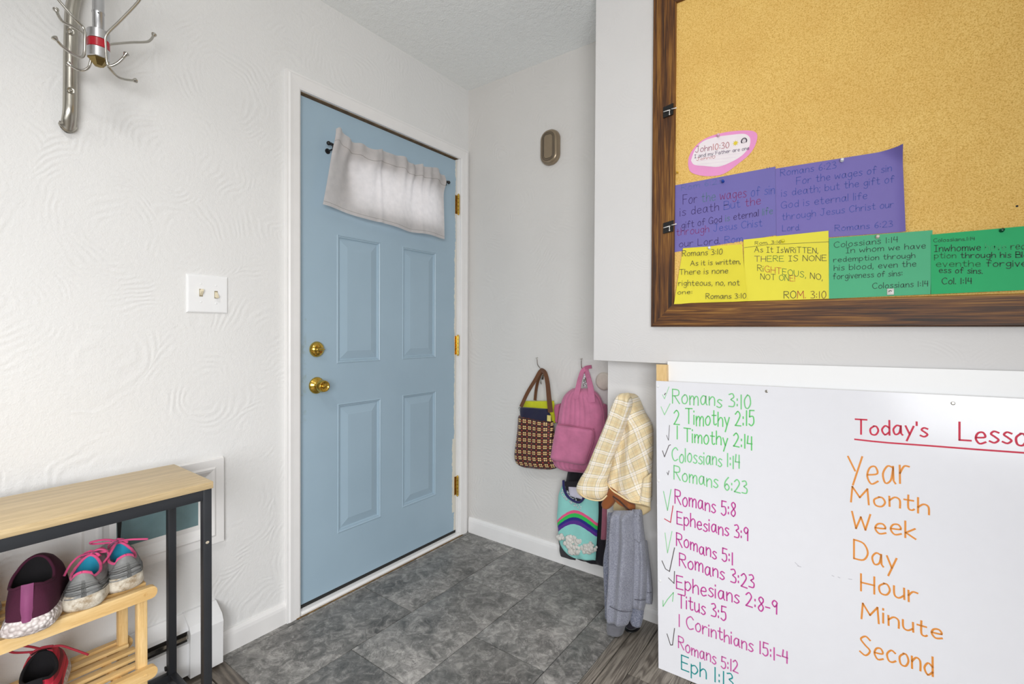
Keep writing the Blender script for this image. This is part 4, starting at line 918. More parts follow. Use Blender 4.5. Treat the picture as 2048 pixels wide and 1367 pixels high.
# ---- clothes below the backpack
sh1 = garment('black_jacket', [(1136, 941, 1206, 930), (1131, 965, 1212, 960), (1122, 1000, 1213, 1000), (1120, 1050, 1212, 1050), (1119, 1090, 1211, 1092), (1148, 1112, 1210, 1118), (1172, 1122, 1208, 1133)], -0.028, 0.022, m_blkc, None, fold=rip(0.006, 13), back=0.018, endb=0.1, ybmax=-0.013)
tag(sh1, 'black jacket hanging behind the aqua rainbow vest', 'jacket')
o = garment('charcoal_leggings', [(1117, 1068, 1140, 1075), (1119, 1085, 1152, 1095), (1119, 1100, 1153, 1108), (1122, 1112, 1151, 1120)], -0.055, 0.010, m_dgc, None, fold=rip(0.002, 9), back=0.006)
tag(o, 'charcoal garment hem showing below the aqua vest', 'garment')
vt = thing('child_vest', 'aqua child vest with rainbow stripes and white plush clouds', 'vest', tuple(at(1155, 1040, 1, -0.07)))
def rainbow(M, base):
    tc = M.new('ShaderNodeTexCoord'); sp = M.new('ShaderNodeSeparateXYZ'); M.l.new(tc.outputs['UV'], sp.inputs[0])
    u, v = sp.outputs[0], sp.outputs[1]; t = M.math('SUBTRACT', v, M.math('MULTIPLY', M.math('POWER', u, 2.0), 5.0))
    t = M.math('ADD', t, M.math('MULTIPLY', u, -0.06)); t = M.math('ADD', M.math('SUBTRACT', t, 0.121), M.math('MULTIPLY', M.noise(tc.outputs['Object'], 60, 2), 0.004))
    t2 = M.math('MULTIPLY', t, 10.0)
    r = M.ramp(t2, [(0.0, srgb(146, 214, 206)), (0.10, srgb(230, 86, 134)), (0.24, srgb(40, 190, 84)), (0.42, srgb(34, 30, 128)), (0.56, srgb(84, 34, 140)), (0.74, srgb(146, 214, 206))], 'CONSTANT')
    band = M.math('MULTIPLY', M.math('GREATER_THAN', t2, 0.10), M.math('LESS_THAN', t2, 0.74)); return M.mix(band, base, r)
m_vest = gm('aqua_rainbow_fleece', srgb(146, 214, 206), bs=0.5, pat=rainbow, var=0.05)
garment('front', [(1128, 962, 1190, 962), (1122, 975, 1195, 978), (1117, 990, 1196, 990), (1116, 1010, 1197, 1006), (1114, 1034, 1197, 1030), (1116, 1055, 1195, 1058), (1120, 1085, 1193, 1090), (1135, 1106, 1192, 1108), (1158, 1117, 1191, 1120)], -0.062, 0.020, m_vest, vt, nu=56, nv=64, fold=rip(0.005, 8, 1), back=0.014, endb=0.05, endt=0.03)
# neckline: dark opening with navy band, pale inner label
g = MB(); nk = [(1127, 960), (1128, 975), (1134, 990), (1146, 1000), (1158, 1004), (1166, 998), (1170, 988), (1172, 975)]
g.tube(smoothpts([at(x_, y_, 1, -0.088) for x_, y_ in nk], 5), 0.0085, 10, flat=0.6); lab(g.build('collar', gm('navy_rib', srgb(34, 36, 96)), vt, smooth=2), 'navy ribbed collar')
garment('neck_opening', [(1129, 962, 1182, 962), (1131, 978, 1172, 980), (1138, 992, 1168, 992), (1148, 1001, 1163, 1003)], -0.082, 0.004, m_blkc, vt, nu=16, nv=20, back=0.004)
garment('label', [(1137, 973, 1158, 974), (1138, 984, 1164, 986), (1141, 992, 1164, 998)], -0.086, 0.005, gm('white_label', srgb(214, 210, 226)), vt, nu=12, nv=12, back=0.002)
for k2, (cx_, cy_, sx_, n_) in enumerate(((1145, 1083, 17, 50), (1178, 1095, 15, 46), (1150, 1100, 12, 26), (1121, 1074, 6, 14))):
    g = MB()
    for q in range(n_):
        an = random.uniform(0, 6.28); rr_ = sx_ * random.random() ** 0.5; p = at(cx_ + rr_ * math.cos(an), cy_ + rr_ * 0.75 * math.sin(an), 1, -0.078 - 0.010 * random.random()); g.sphere(tuple(p), random.uniform(0.006, 0.012), n=8, sc=(1, 0.7, 1))
    lab(g.build('cloud', m_fluff, vt, smooth=2), 'white plush cloud applique')
g = MB()
for q in range(90):
    t = random.random(); x_ = 1117 + 8 + t * 34 + random.uniform(-5, 5); y_ = 985 + t * 26 + random.uniform(-9, 9); p = at(x_, y_, 1, -0.083 - random.random() * 0.003); g.sphere(tuple(p), random.uniform(0.002, 0.0042), n=6, sc=(1, 0.5, 1))
lab(g.build('sequin_trim', plain('silver_sequins', srgb(216, 230, 232), 0.25, 0.4), vt), 'silvery sequin patch')
o = garment('pink_scarf', [(1205, 1012, 1216, 1012), (1204, 1045, 1215, 1045), (1202, 1079, 1213, 1079)], -0.065, 0.012, m_mauve, None, nu=14, nv=20, back=0.01, endb=0.02)
tag(o, 'dusty pink cloth strip hanging between the black jacket and grey sweatpants', 'garment')
# ---- grey sweatshirt / pants hanging low
swt = thing('grey_sweatpants', 'heather grey sweatpants and sleeves hanging beside the whiteboard', 'sweatpants', tuple(at(1250, 1140, 1, -0.34)))
Ys = -0.345
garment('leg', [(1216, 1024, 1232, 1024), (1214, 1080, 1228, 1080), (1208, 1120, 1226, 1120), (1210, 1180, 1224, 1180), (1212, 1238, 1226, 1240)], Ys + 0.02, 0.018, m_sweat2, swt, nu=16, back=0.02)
garment('leg', [(1227, 1020, 1268, 1020), (1223, 1060, 1270, 1060), (1221, 1110, 1270, 1110), (1219, 1170, 1268, 1168), (1217, 1208, 1265, 1212), (1218, 1238, 1257, 1246), (1222, 1244, 1250, 1248)], Ys - 0.02, 0.036, m_sweat, swt, nu=44, nv=64, fold=lambda u, v: 0.013 * math.sin(u * 10 + 0.6 + v) * (1 - v * 0.3) + 0.004 * math.sin(v * 9 + u * 4), back=0.03, endb=0.05)
garment('leg', [(1264, 1018, 1282, 1018), (1266, 1060, 1286, 1060), (1270, 1110, 1292, 1110), (1268, 1160, 1293, 1160), (1268, 1200, 1291, 1200), (1267, 1214, 1288, 1220)], Ys + 0.005, 0.026, m_sweat, swt, nu=24, nv=48, fold=rip(0.005, 7), back=0.025)
garment('pocket_flap', [(1266, 1030, 1280, 1030), (1267, 1060, 1284, 1070), (1268, 1075, 1282, 1088)], Ys - 0.012, 0.014, m_sweat, swt, nu=14, nv=16, back=0.005)
garment('sleeve', [(1284, 1080, 1292, 1080), (1288, 1120, 1297, 1120), (1292, 1160, 1302, 1160), (1292, 1182, 1304, 1184), (1290, 1204, 1304, 1208)], Ys + 0.03, 0.018, m_sweat, swt, nu=16, back=0.02)
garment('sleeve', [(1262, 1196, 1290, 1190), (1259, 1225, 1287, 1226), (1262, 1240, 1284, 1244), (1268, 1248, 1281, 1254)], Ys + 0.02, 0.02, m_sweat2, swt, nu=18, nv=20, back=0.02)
lab(garment('cuff', [(1215, 1240, 1252, 1248), (1215, 1256, 1249, 1258), (1217, 1262, 1246, 1266), (1226, 1266, 1243, 1269)], Ys - 0.010, 0.028, m_rib, swt, nu=22, nv=16, back=0.02, endb=0.25), 'darker grey ribbed cuff')
for (x0_, y0_, x1_, y1_, yy, dy) in ((1218, 1211, 1264, 1222, Ys - 0.066, 5), (1268, 1198, 1291, 1199, Ys - 0.027, 1), (1292, 1183, 1303, 1184, Ys + 0.012, 1)):
    g = MB(); pts = []
    for k2 in range(13):
        u = k2 / 12; f = (1 - abs(2 * u - 1) ** 4) ** 0.5; pts.append(at(x0_ + (x1_ - x0_) * u, y0_ + (y1_ - y0_) * u + dy * math.sin(u * 3.14), 1, yy + 0.016 * (1 - f)))
    g.tube(pts, 0.0012, 6); lab(g.build('seam', gm('seam_grey', srgb(84, 84, 96)), swt, smooth=2), 'stitched cuff seam')
# small dark shoe with gold detail on the floor behind the cuffs
dsx = at(1259, 1262, 2, 0.0); sd_ = thing('child_shoe', 'small black child shoe with gold detail behind the grey cuffs', 'shoe', (dsx[0], dsx[1] + 0.03, 0))
g = MB(); g.sphere((dsx[0], dsx[1] + 0.03, 0.022), 0.03, n=18, sc=(0.85, 1.5, 0.72)); g.build('upper', m_blkc, sd_, smooth=2)
g = MB(); g.sphere((dsx[0], dsx[1] + 0.03, 0.006), 0.031, n=18, sc=(0.9, 1.5, 0.19)); g.build('sole', m_black, sd_, smooth=2)
g = MB(); q = [(dsx[0] + 0.006 * k2 - 0.012, dsx[1] - 0.002, 0.046 - 0.007 * k2 + 0.003 * (k2 % 2)) for k2 in range(5)]; g.tube(smoothpts(q, 3), 0.0022, 8); lab(g.build('buckle', plain('gold', srgb(214, 176, 100), 0.25, 1.0), sd_, smooth=2), 'gold buckle')
g = MB(); g.sphere((dsx[0] - 0.014, dsx[1] - 0.004, 0.050), 0.006, n=8, sc=(0.8, 0.6, 1.5)); lab(g.build('tab', gm('salmon_tab', srgb(224, 140, 130)), sd_, smooth=2), 'salmon pink tab')
# ---- plaid shirt on the lower wall
ps = thing('plaid_shirt', 'cream and yellow plaid flannel shirt hung beside the whiteboard', 'shirt', tuple(at(1245, 900, 1, -0.26)))
Yp = -0.275
garment('body', [(1246, 786, 1262, 786), (1243, 800, 1274, 801), (1240, 830, 1286, 826), (1236, 860, 1301, 850), (1228, 900, 1304, 880), (1221, 930, 1303, 925), (1214, 960, 1302, 960), (1216, 975, 1302, 985), (1234, 990, 1301, 1006)], Yp - 0.004, 0.040, m_plaid2, ps, nu=60, nv=70, back=0.06, endt=0.05, endb=0.03, ybmax=LY - 0.004,
        fold=lambda u, v: 0.016 * math.exp(-((u - 0.52 - 0.1 * v) / 0.12) ** 2) - 0.012 * math.exp(-((u - 0.30) / 0.08) ** 2) * v + 0.005 * math.sin(u * 8 + v * 6))
garment('sleeve', [(1240, 786, 1258, 785), (1232, 797, 1264, 806), (1224, 815, 1259, 832), (1213, 845, 1249, 858), (1200, 875, 1238, 888), (1187, 905, 1227, 915), (1174, 935, 1219, 943), (1160, 958, 1214, 962), (1154, 975, 1216, 980), (1160, 988, 1213, 993), (1176, 997, 1204, 1000)], Yp - 0.050, 0.028, m_plaid, ps, nu=48, nv=72, back=0.022, endt=0.05, endb=0.10,
        fold=lambda u, v: 0.006 * math.sin(u * 7 + 1) * (1 - v) + 0.004 * math.sin(v * 7))
garment('lining', [(1226, 990, 1300, 1012), (1226, 1010, 1301, 1020), (1230, 1024, 1290, 1028), (1244, 1034, 1270, 1035)], Yp + 0.012, 0.020, m_cream, ps, nu=36, nv=24, back=0.02, endb=0.3)
garment('panel', [(1288, 955, 1303, 945), (1284, 975, 1302, 980), (1280, 998, 1301, 1004), (1275, 1004, 1301, 1014)], Yp - 0.038, 0.014, m_plaid, ps, nu=18, nv=24, back=0.01)
# hem rim
g = MB(); g.tube(smoothpts([at(x_, y_, 1, yy) for x_, y_, yy in ((1215, 966, Yp - 0.03), (1222, 978, Yp - 0.05), (1240, 990, Yp - 0.058), (1260, 1002, Yp - 0.056), (1280, 1006, Yp - 0.05), (1300, 1010, Yp - 0.03))], 5), 0.0032, 8); g.build('hem', m_cream, ps, smooth=2)
g = MB(); g.tube(smoothpts([at(x_, y_, 1, yy) for x_, y_, yy in ((1155, 977, Yp - 0.066), (1164, 990, Yp - 0.078), (1180, 998, Yp - 0.082), (1202, 1000, Yp - 0.082), (1214, 990, Yp - 0.072))], 5), 0.0028, 8); g.build('cuff', m_cream, ps, smooth=2)
rb_ = thing('brown_garment', 'rust brown garment bunched inside the hem of the plaid shirt', 'garment', tuple(at(1245, 1000, 1, Yp - 0.04)))
garment('fold', [(1221, 972, 1236, 984), (1212, 990, 1232, 996), (1204, 1004, 1230, 1004), (1206, 1012, 1222, 1014), (1211, 1016, 1216, 1017)], Yp - 0.040, 0.018, m_rust, rb_, nu=18, nv=24, back=0.02)
garment('fold', [(1222, 976, 1262, 1004), (1226, 988, 1270, 1010), (1232, 1000, 1270, 1018), (1244, 1008, 1266, 1024)], Yp - 0.040, 0.016, m_rust, rb_, nu=24, nv=24, back=0.02, fold=rip(0.006, 8))
g = MB(); g.tube(smoothpts([at(x_, y_, 1, Yp - 0.062) for x_, y_ in ((1226, 992), (1240, 1002), (1252, 1014), (1266, 1025))], 4), 0.003, 6); lab(g.build('shadow_edge', gm('dark_brown_edge', srgb(70, 36, 16)), rb_, smooth=2), 'dark brown folded edge')  # dark tube standing in for the shadow in the fold
# ------------------------------------------------------------------ cork board
cb = thing('cork_board', 'large cork board in a dark oak frame on the bulkhead wall', 'notice board', (1.9, HY, 1.7))
BX0, BX1, BZ0, BZ1 = 1.1665, 2.62, 1.1390, 2.292
IX0, IZ0, IZ1 = 1.246, 1.2140, 2.2375; IX1 = BX1 - (IX0 - BX0); FW_ = IX0 - BX0
M = Nd('cork'); v = M.coord(); n1 = M.noise(v, 380, 3, 0.7); n2 = M.noise(v, 5, 3)
c = M.ramp(n1, [(0.32, srgb(206, 156, 72)), (0.46, srgb(240, 196, 106)), (0.62, srgb(252, 216, 134))]); c = M.mix(M.ramp(n2, [(0.35, (0.25,) * 3), (0.65, (0,) * 3)]), c, srgb(214, 160, 76))
M.col(c); M.bump(n1, 0.3, 0.001); M.set(Roughness=0.85); m_cork = M.m
CY = HY - 0.012
quick('cork_sheet', m_cork, cb, (IX0 - 0.02, CY, IZ0 - 0.02), (IX1 + 0.02, HY - 0.0005, IZ1 + 0.02))
fp = [(0.0, 0.006), (0.0, 0.019), (0.002, 0.021), (FW_ - 0.003, 0.021), (FW_, 0.018), (FW_, 0.0005)]
for sd, m_ in (('L', m_oak), ('R', m_oak), ('T', m_oak_h), ('B', m_oak_h)):
    g = MB(); frame_side(g, 1, HY, (1,), (IX0, IX1, IZ0, IZ1), fp, sd, sgn=-1); g.build('frame_board', m_, cb)
FYF = HY - 0.021
# black retaining clips with steel pins and a modelled white reflection on the left frame board
for n_, (x_, y_) in enumerate(((1337, 223), (1337, 455))):
    p = at(x_, y_, 1, FYF); t = thing('frame_clip', ['black clip with bent steel pin, upper one on the left frame board', 'black clip with bent steel pin, lower one on the left frame board'][n_], 'clip', tuple(p), 'pin clips on the cork board frame')
    g = MB(); w_, h_ = 0.0168, 0.0195; g.add([(p[0] - w_, FYF, p[2] - h_), (p[0] + w_, FYF, p[2] - h_ + 0.004), (p[0] + w_ + 0.001, FYF, p[2] + h_ + 0.003), (p[0] - w_, FYF, p[2] + h_ - 0.003), (p[0] - w_, FYF - 0.006, p[2] - h_), (p[0] + w_, FYF - 0.006, p[2] - h_ + 0.004), (p[0] + w_ + 0.001, FYF - 0.006, p[2] + h_ + 0.003), (p[0] - w_, FYF - 0.006, p[2] + h_ - 0.003)],
        [(0, 1, 2, 3), (4, 7, 6, 5), (0, 4, 5, 1), (1, 5, 6, 2), (2, 6, 7, 3), (3, 7, 4, 0)]); g.build('plate', m_black, t)
    sh_ = plain('bright_steel', srgb(236, 234, 230), 0.35, 0.3)
    g = MB(); g.tube([at(x_ - 12 + 2, y_ + 0.5, 1, FYF - 0.009), at(x_ + 3.5, y_ - 3.5, 1, FYF - 0.009)], 0.0017, 8); g.tube([at(x_ + 2, y_ - 3, 1, FYF - 0.009), at(x_ + 2, y_ + 4, 1, FYF - 0.009)], 0.0014, 8); q = at(x_ + 2, y_ + 5.5, 1, FYF - 0.009); g.sphere(tuple(q), 0.0027, n=8); g.build('pin', sh_, t, smooth=2)  # bent bright shape models the white reflection on the black plate
    g = MB(); g.tube([at(x_ + 6, y_ - 5, 1, FYF - 0.007), at(x_ + 16, y_ - 7.5, 1, FYF - 0.012)], 0.0019, 8); g.build('pin', sh_, t, smooth=2)
# dark hook at the inner top corner of the frame
# ------------------------------------------------------------------ handwriting
GL = {
'A': (6, "0 0 3 8 6 0/1.2 3 4.8 3"), 'B': (5, "0 0 0 8/~0 8 4 7.6 4 4.6 0 4.3/~0 4.3 5 3.8 5 .4 0 0"), 'C': (5.6, "~5.5 6.8 3.5 8.2 .5 6 .3 2.5 2.5 -.1 5.5 1"),
'D': (5.8, "0 0 0 8/~0 8 4 7.5 5.8 4 4 .5 0 0"), 'E': (4.8, "4.5 8 0 8 0 0 4.8 0/0 4.2 3.8 4.2"), 'F': (4.6, "4.5 8 0 8 0 0/0 4.2 3.8 4.2"), 'G': (5.8, "~5.5 6.8 3 8.2 .3 5.5 .5 2 3 0 5.5 1.5/3.3 3.5 5.6 3.5 5.6 0"),
'H': (5, "0 0 0 8/5 0 5 8/0 4 5 4"), 'I': (3.4, "0 0 3.4 0/1.7 0 1.7 8/0 8 3.4 8"), 'J': (5, "~3.5 8 3.5 2 2 -.1 0 1.5/1.5 8 5 8"), 'L': (4.6, "0 8 0 0 4.5 0"), 'M': (6.6, "0 0 .5 8 3.2 3 6 8 6.5 0"), 'N': (5.2, "0 0 .3 8 5 0 5.2 8"),
'O': (5.6, "~3 8 .4 6 .3 2.2 2.8 0 5.4 2 5.5 6 3 8"), 'R': (5, "0 0 0 8/~0 8 4.2 7.6 4.2 4.8 0 4.2/1.5 4.2 5 0"), 'S': (5, "~4.8 7 2.8 8.2 .6 6.5 2.5 4.4 4.8 2.4 2.8 -.1 .2 1"), 'T': (5.6, "0 8 5.6 8/2.8 8 2.8 0"), 'U': (5.3, "~0 8 .3 2 2.6 0 5 2 5.2 8"), 'W': (6.8, "0 8 1.5 0 3.3 6 5 0 6.8 8"), 'Y': (5.2, "0 8 2.6 4/5.2 8 1.8 0"),
'a': (4.9, "~4 4.6 2 5.1 .3 2.8 1.2 .1 3.2 1 4 4.4/4 5 4.2 .8 4.9 0"), 'b': (4.3, "0 8 0 0/~0 3.5 2.5 5 4.3 2.8 2.4 0 0 1"), 'c': (4.2, "~4 4.3 2.2 5.1 .3 3 1 .4 2.6 0 4.2 .9"), 'd': (4.2, "~4 3.8 2 5 .3 2.6 1.8 0 4 1.6/4 8 4.1 0"), 'e': (4.2, "~.4 2.6 4 3 3.2 5 1.2 4.6 .3 2.2 1.8 0 4.2 .8"),
'f': (3.8, "~4 7 2.6 8.2 1.6 6 1.5 0/0 4.6 3.6 4.6"), 'g': (4.2, "~4 4.4 2 5 .3 2.8 1.8 .4 4 2/~4 5 4 -1.5 2.2 -3 .3 -2"), 'h': (4, "0 8 0 0/~0 3 2 5 3.8 4 4 0"), 'i': (0.4, "0 5 0 0/0 6.8 0 7.4"), 'k': (3.8, "0 8 0 0/3.6 5 .2 2.4 3.8 0"), 'l': (0.4, "0 8 0 0"),
'm': (6.1, "0 5 .2 0/~.2 3 1.6 5 3 4 3 0/~3 3 4.6 5 6 4 6.1 0"), 'n': (3.9, "0 5 .1 0/~.1 3 2 5 3.8 4 3.9 0"), 'o': (4.3, "~2.2 5 .3 3.2 .8 .4 3 .1 4.3 2.5 3.4 4.8 2 5"), 'p': (4.2, "0 5 0 -3/~0 4 2.4 5 4.2 2.7 2.2 0 0 .8"), 'r': (3.4, "0 5 .1 0/~.1 2.8 1.6 4.8 3.4 4.7"),
's': (3.6, "~3.6 4.5 1.8 5 .6 3.8 2.2 2.6 3.6 1.3 2 0 .1 .6"), 't': (3.5, "~1.5 7.5 1.5 1 2.8 0 3.6 .6/0 5 3.3 5"), 'u': (3.9, "~0 5 .2 1 1.8 0 3.6 1.5/3.8 5 3.9 0"), 'v': (3.6, "0 5 1.8 0 3.6 5"), 'w': (5.6, "~0 5 1 .3 2.8 3.6 4.4 .3 5.6 5"), 'y': (4, "0 5 2 .6/4 5 .6 -3"),
'0': (4.6, "~2.4 8 .3 5 .8 .8 2.8 0 4.6 3 4 7 2.4 8"), '1': (1.2, "0.6 8 0.6 0"), '2': (4.6, "~0 6.6 2.2 8.2 4 6 2 2.5 0 .2/0 .2 4.6 0"), '3': (4, "~.2 7.4 2.6 8 3.6 6 1.6 4.4 4 3 3.4 .4 0 .3"), '4': (4, "0.6 8 0 3.6 4 3.6/3.6 7.8 3.6 0"), '5': (4.2, "4.2 8 .6 8 .4 4.6/~.4 4.6 3.4 4.8 4 1.6 2 -.1 0 .8"), '6': (4, "~3.4 8 .8 5 .4 1.6 2.4 0 4 2 2.2 3.8 .6 2.4"), '8': (4, "~3.6 7.4 2 8.2 .6 6.4 3.8 2.6 2.2 0 .2 1.8 3.6 5.6 3.6 7.4"), '9': (3.8, "~3.6 5.6 2 4.2 .3 6 1.8 8 3.8 7 3.6 5.6 3.5 0"),
':': (1.2, ".5 1 .5 1.9/.5 4.4 .5 5.3"), ';': (0.6, ".4 1 0 -1/.3 4.4 .3 5.3"), '.': (0.4, "0 0 0 .8"), ',': (0.6, ".4 .8 0 -1.3"), '-': (3, "0 3.2 3 3.2"), "'": (0.3, "0 8.2 0 6.4"), '!': (0.4, "0 8 0 2.6/0 0 0 .9"), '"': (1.6, "0 8.2 0 6.4/1.4 8.2 1.4 6.4"),
}
INK = {}
def ink(c):
    k = tuple(c)
    if k not in INK:
        M = Nd('ink_%d_%d_%d' % k); M.col(srgb(*k)); M.set(Roughness=0.6); INK[k] = M.m
    return INK[k]
def glyph_strokes(ch):
    w, s = GL[ch]; out = []
    for st in s.split('/'):
        sm = st.startswith('~'); q = [float(t) for t in st.lstrip('~').split()]; P = [(q[i], q[i + 1]) for i in range(0, len(q), 2)]
        out.append([tuple(p) for p in smoothpts(P, 4)] if sm else P)
    return w, out
rng = random.Random(11)
def ribbon(g, P, n, w):
    P = [np.array(p) for p in P]; runs = [[P[0]]]
    for i in range(1, len(P)):
        runs[-1].append(P[i])
        if i < len(P) - 1:
            a = P[i] - P[i - 1]; b = P[i + 1] - P[i]; la = np.linalg.norm(a); lb = np.linalg.norm(b)
            if la > 1e-9 and lb > 1e-9 and np.dot(a, b) / la / lb < 0.6: runs.append([P[i]])
    for R_ in runs:
        m = len(R_)
        if m < 2: continue
        vs = []
        for i in range(m):
            t = R_[min(i + 1, m - 1)] - R_[max(i - 1, 0)]; ln = np.linalg.norm(t); t = t / ln if ln > 1e-9 else np.array([1.0, 0, 0])
            s_ = np.cross(n, t); q = R_[i] + (-t * w * 0.4 if i == 0 else (t * w * 0.4 if i == m - 1 else 0))
            vs += [q + s_ * w / 2, q - s_ * w / 2]
        g.add(vs, [(2 * i, 2 * i + 1, 2 * i + 3, 2 * i + 2) for i in range(m - 1)])
def text_line(g, txt, x0, y0, x1, y1, cap, surf, n, w, jit=0.25, mono=1.0):
    """txt written between two baseline points (photo px), cap height in px; surf maps px->surface point"""
    adv = 0; items = []
    for ch in txt:
        if ch == ' ': adv += 3.6; continue
        gw, st = glyph_strokes(ch); items.append((adv, st)); adv += gw + 1.55
    adv -= 1.55; 
    while txt and txt[-1] == ' ': txt = txt[:-1]
    sx_ = (x1 - x0) / max(adv, 1); sl = (y1 - y0) / (x1 - x0 + 1e-6)
    for a_, st in items:
        j1 = rng.uniform(-jit, jit) * cap * 0.06; j2 = 1 + rng.uniform(-0.05, 0.05); ns = -1
        for s_ in st:
            P = []
            for (gx, gy) in s_:
                X = x0 + (a_ + gx) * sx_; Y = y0 + (X - x0) * sl - gy / 8 * cap * j2 + j1; P.append(surf(X, Y))
            if len(P) > 1: ribbon(g, P, n, w)
# ------------------------------------------------------------------ papers pinned to the cork board
nrm = np.array([0.0, -1.0, 0.0])
papers = {}
def paper(name, label, cat, quad, y_, color, lift=None, nx=14, nz=14, group=None, poly=None, var=0.02):
    m_ = Nd('paper_' + label[:18].replace(' ', '_')); v = m_.coord(); n = m_.noise(v, 12, 3); dk = tuple(q * (1 - var * 2) for q in srgb(*color)[:3]) + (1,)
    m_.col(m_.ramp(n, [(0.3, dk), (0.7, srgb(*color))])); m_.set(Roughness=0.6); m_.bump(m_.noise(v, 30, 3), 0.08, 0.002)
    g = MB(); TL, TR, BR, BL = [np.array(q, float) for q in quad]
    for off in (0.0, 0.0005):
        vs = []
        for j in range(nz + 1):
            for i in range(nx + 1):
                u, t = i / nx, j / nz; p = TL * (1 - u) * (1 - t) + TR * u * (1 - t) + BR * u * t + BL * (1 - u) * t
                q = at(p[0], p[1], 1, y_); q[1] += off - (lift(u, t) if lift else 0); vs.append(q)
        g.add(vs, [(j * (nx + 1) + i, j * (nx + 1) + i + 1, (j + 1) * (nx + 1) + i + 1, (j + 1) * (nx + 1) + i) for j in range(nz) for i in range(nx)])
    c_ = at(*((TL + BR) / 2), 1, y_); t = thing(name, label, cat, tuple(c_), group); g.build('sheet', m_.m, t, smooth=2, fixn=False); return t
def writer(parent, y_, lines, w=0.0017, name='handwriting'):
    for ln in lines:
        txt, x0, y0, x1, y1, cap, cols = ln[:7]; ww = ln[7] if len(ln) > 7 else w
        if isinstance(cols[0], int): cols = [cols]; parts = [(txt, cols[0])]
        else:
            # colours change along the line: split on '|'
            segs = txt.split('|'); parts = [(s_, cols[k % len(cols)]) for k, s_ in enumerate(segs)]; txt = ''.join(segs)
        # width allocation
        def wd(s_): return sum(3.6 if ch == ' ' else GL[ch][0] + 1.55 for ch in s_)
        tot = wd(txt) - 1.55; pos = 0
        byc = {}
        for s_, c_ in parts:
            a_ = pos; b_ = pos + wd(s_) - 1.55; pos += wd(s_)
            st = s_.lstrip(' '); a_ += 3.6 * (len(s_) - len(st)); core = st.rstrip(' '); b_ = a_ + wd(core) - 1.55
            if not core: continue
            g = MB(); X0_ = x0 + (x1 - x0) * a_ / tot; X1_ = x0 + (x1 - x0) * b_ / tot; Y0_ = y0 + (y1 - y0) * a_ / tot; Y1_ = y0 + (y1 - y0) * b_ / tot
            text_line(g, core, X0_, Y0_, max(X1_, X0_ + 0.3), Y1_, cap, lambda X, Y: at(X, Y, 1, y_), nrm, ww); g.build(name, ink(c_), parent, fixn=False)
YP = CY - 0.0012
PUR = (120, 112, 184); BLU = (70, 88, 176); DKP = (64, 44, 110); MAG = (138, 50, 116); GRN = (84, 124, 132); DK = (52, 50, 54)
p1 = paper('paper_sheet', 'purple paper sheet on the left, its verse written in mixed colours', 'paper', [(1347, 371), (1551, 333), (1553, 470), (1349, 504)], YP, PUR)
writer(p1, YP - 0.0006, [("Rom 6:23", 1363, 381, 1445, 366, 11, (92, 116, 172), 0.0013), ('"', 1534, 348, 1540, 347, 14, (84, 70, 140), 0.0012),
 ("For |the |wages |of sin", 1366, 408, 1549, 387, 18, [DKP, GRN, MAG, BLU]), ("is death |But |the", 1360, 432, 1521, 408, 16, [DKP, BLU, MAG]), ("gift of God |is |eternal |life", 1363, 457, 1545, 427, 13, [DKP, GRN, DKP, GRN]),
 ("through |Jesus Chist", 1353, 471, 1524, 452, 14, [MAG, BLU]), ("our Lord. |Rom", 1358, 494, 1485, 483, 13, [DKP, BLU])])
p2 = paper('paper_sheet', 'purple paper sheet on the right with blue writing and a curled top corner', 'paper', [(1551, 337), (1804, 297), (1811, 463), (1553, 482)], YP - 0.002, (124, 112, 186), lift=lambda u, t: 0.034 * max(0, (u + (1 - t) - 1.80) / 0.20) ** 1.5 + 0.008 * max(0, (u - 0.93) / 0.07) ** 2, nx=28, nz=24)
writer(p2, YP - 0.0028, [("Romans 6:23", 1561, 352, 1672, 336, 13, BLU), ("For the wages of sin", 1593, 369, 1783, 342, 14, BLU), ("is death; but the gift of", 1563, 393, 1788, 364, 14, BLU), ("God is eternal life", 1562, 417, 1734, 397, 14, BLU),
 ("through Jesus Christ our", 1564, 440, 1787, 414, 13, BLU), ("Lord.", 1565, 462, 1600, 460, 12, BLU), ("Romans 6:23", 1670, 462, 1785, 453, 12, BLU)], 0.0014)
p3 = paper('paper_sheet', 'yellow paper sheet with tapered sides and neat black writing', 'paper', [(1366, 496), (1484, 488), (1495, 602), (1349, 608)], YP - 0.004, (240, 226, 58), lift=lambda u, t: 0.006 * (0.5 - u) ** 2 * 4 * t)
writer(p3, YP - 0.0105, [("Romans 3:10", 1365, 512, 1445, 508, 11, DK), ("As it is written,", 1381, 531, 1481, 527, 10, DK), ("There is none", 1359, 549, 1456, 546, 11, DK), ("righteous, no, not", 1357, 571, 1479, 570, 11, DK), ("one:", 1355, 588, 1385, 587, 8, DK), ("Romans 3:10", 1412, 597, 1492, 596, 10, DK)], 0.0014)
p4 = paper('paper_sheet', 'yellow paper sheet with multicoloured child capitals beside the tapered one', 'paper', [(1487, 479), (1657, 461), (1658, 597), (1490, 602)], YP - 0.005, (244, 232, 64))
R_, G_, K_ = (196, 84, 60), (64, 120, 60), (66, 60, 50)
writer(p4, YP - 0.0056, [("Rom. 3:16", 1510, 489, 1562, 486, 6, K_, 0.0011), ("As It IsWRiT|TEN,", 1509, 504, 1636, 506, 11, [K_, (60, 70, 60)]), ("TH|ERE| IS |NONE", 1509, 523, 1653, 521, 11, [(90, 60, 80), G_, K_, K_]), ("Ri|GHT|EOUS,| NO,", 1515, 541, 1645, 560, 12, [K_, R_, G_, K_]), ("NOT |ON|E!", 1521, 558, 1590, 562, 11, [K_, G_, R_]), ("RO|M. |3:10", 1568, 596, 1652, 596, 14, [K_, R_, (120, 90, 50)], 0.0017)], 0.0014)
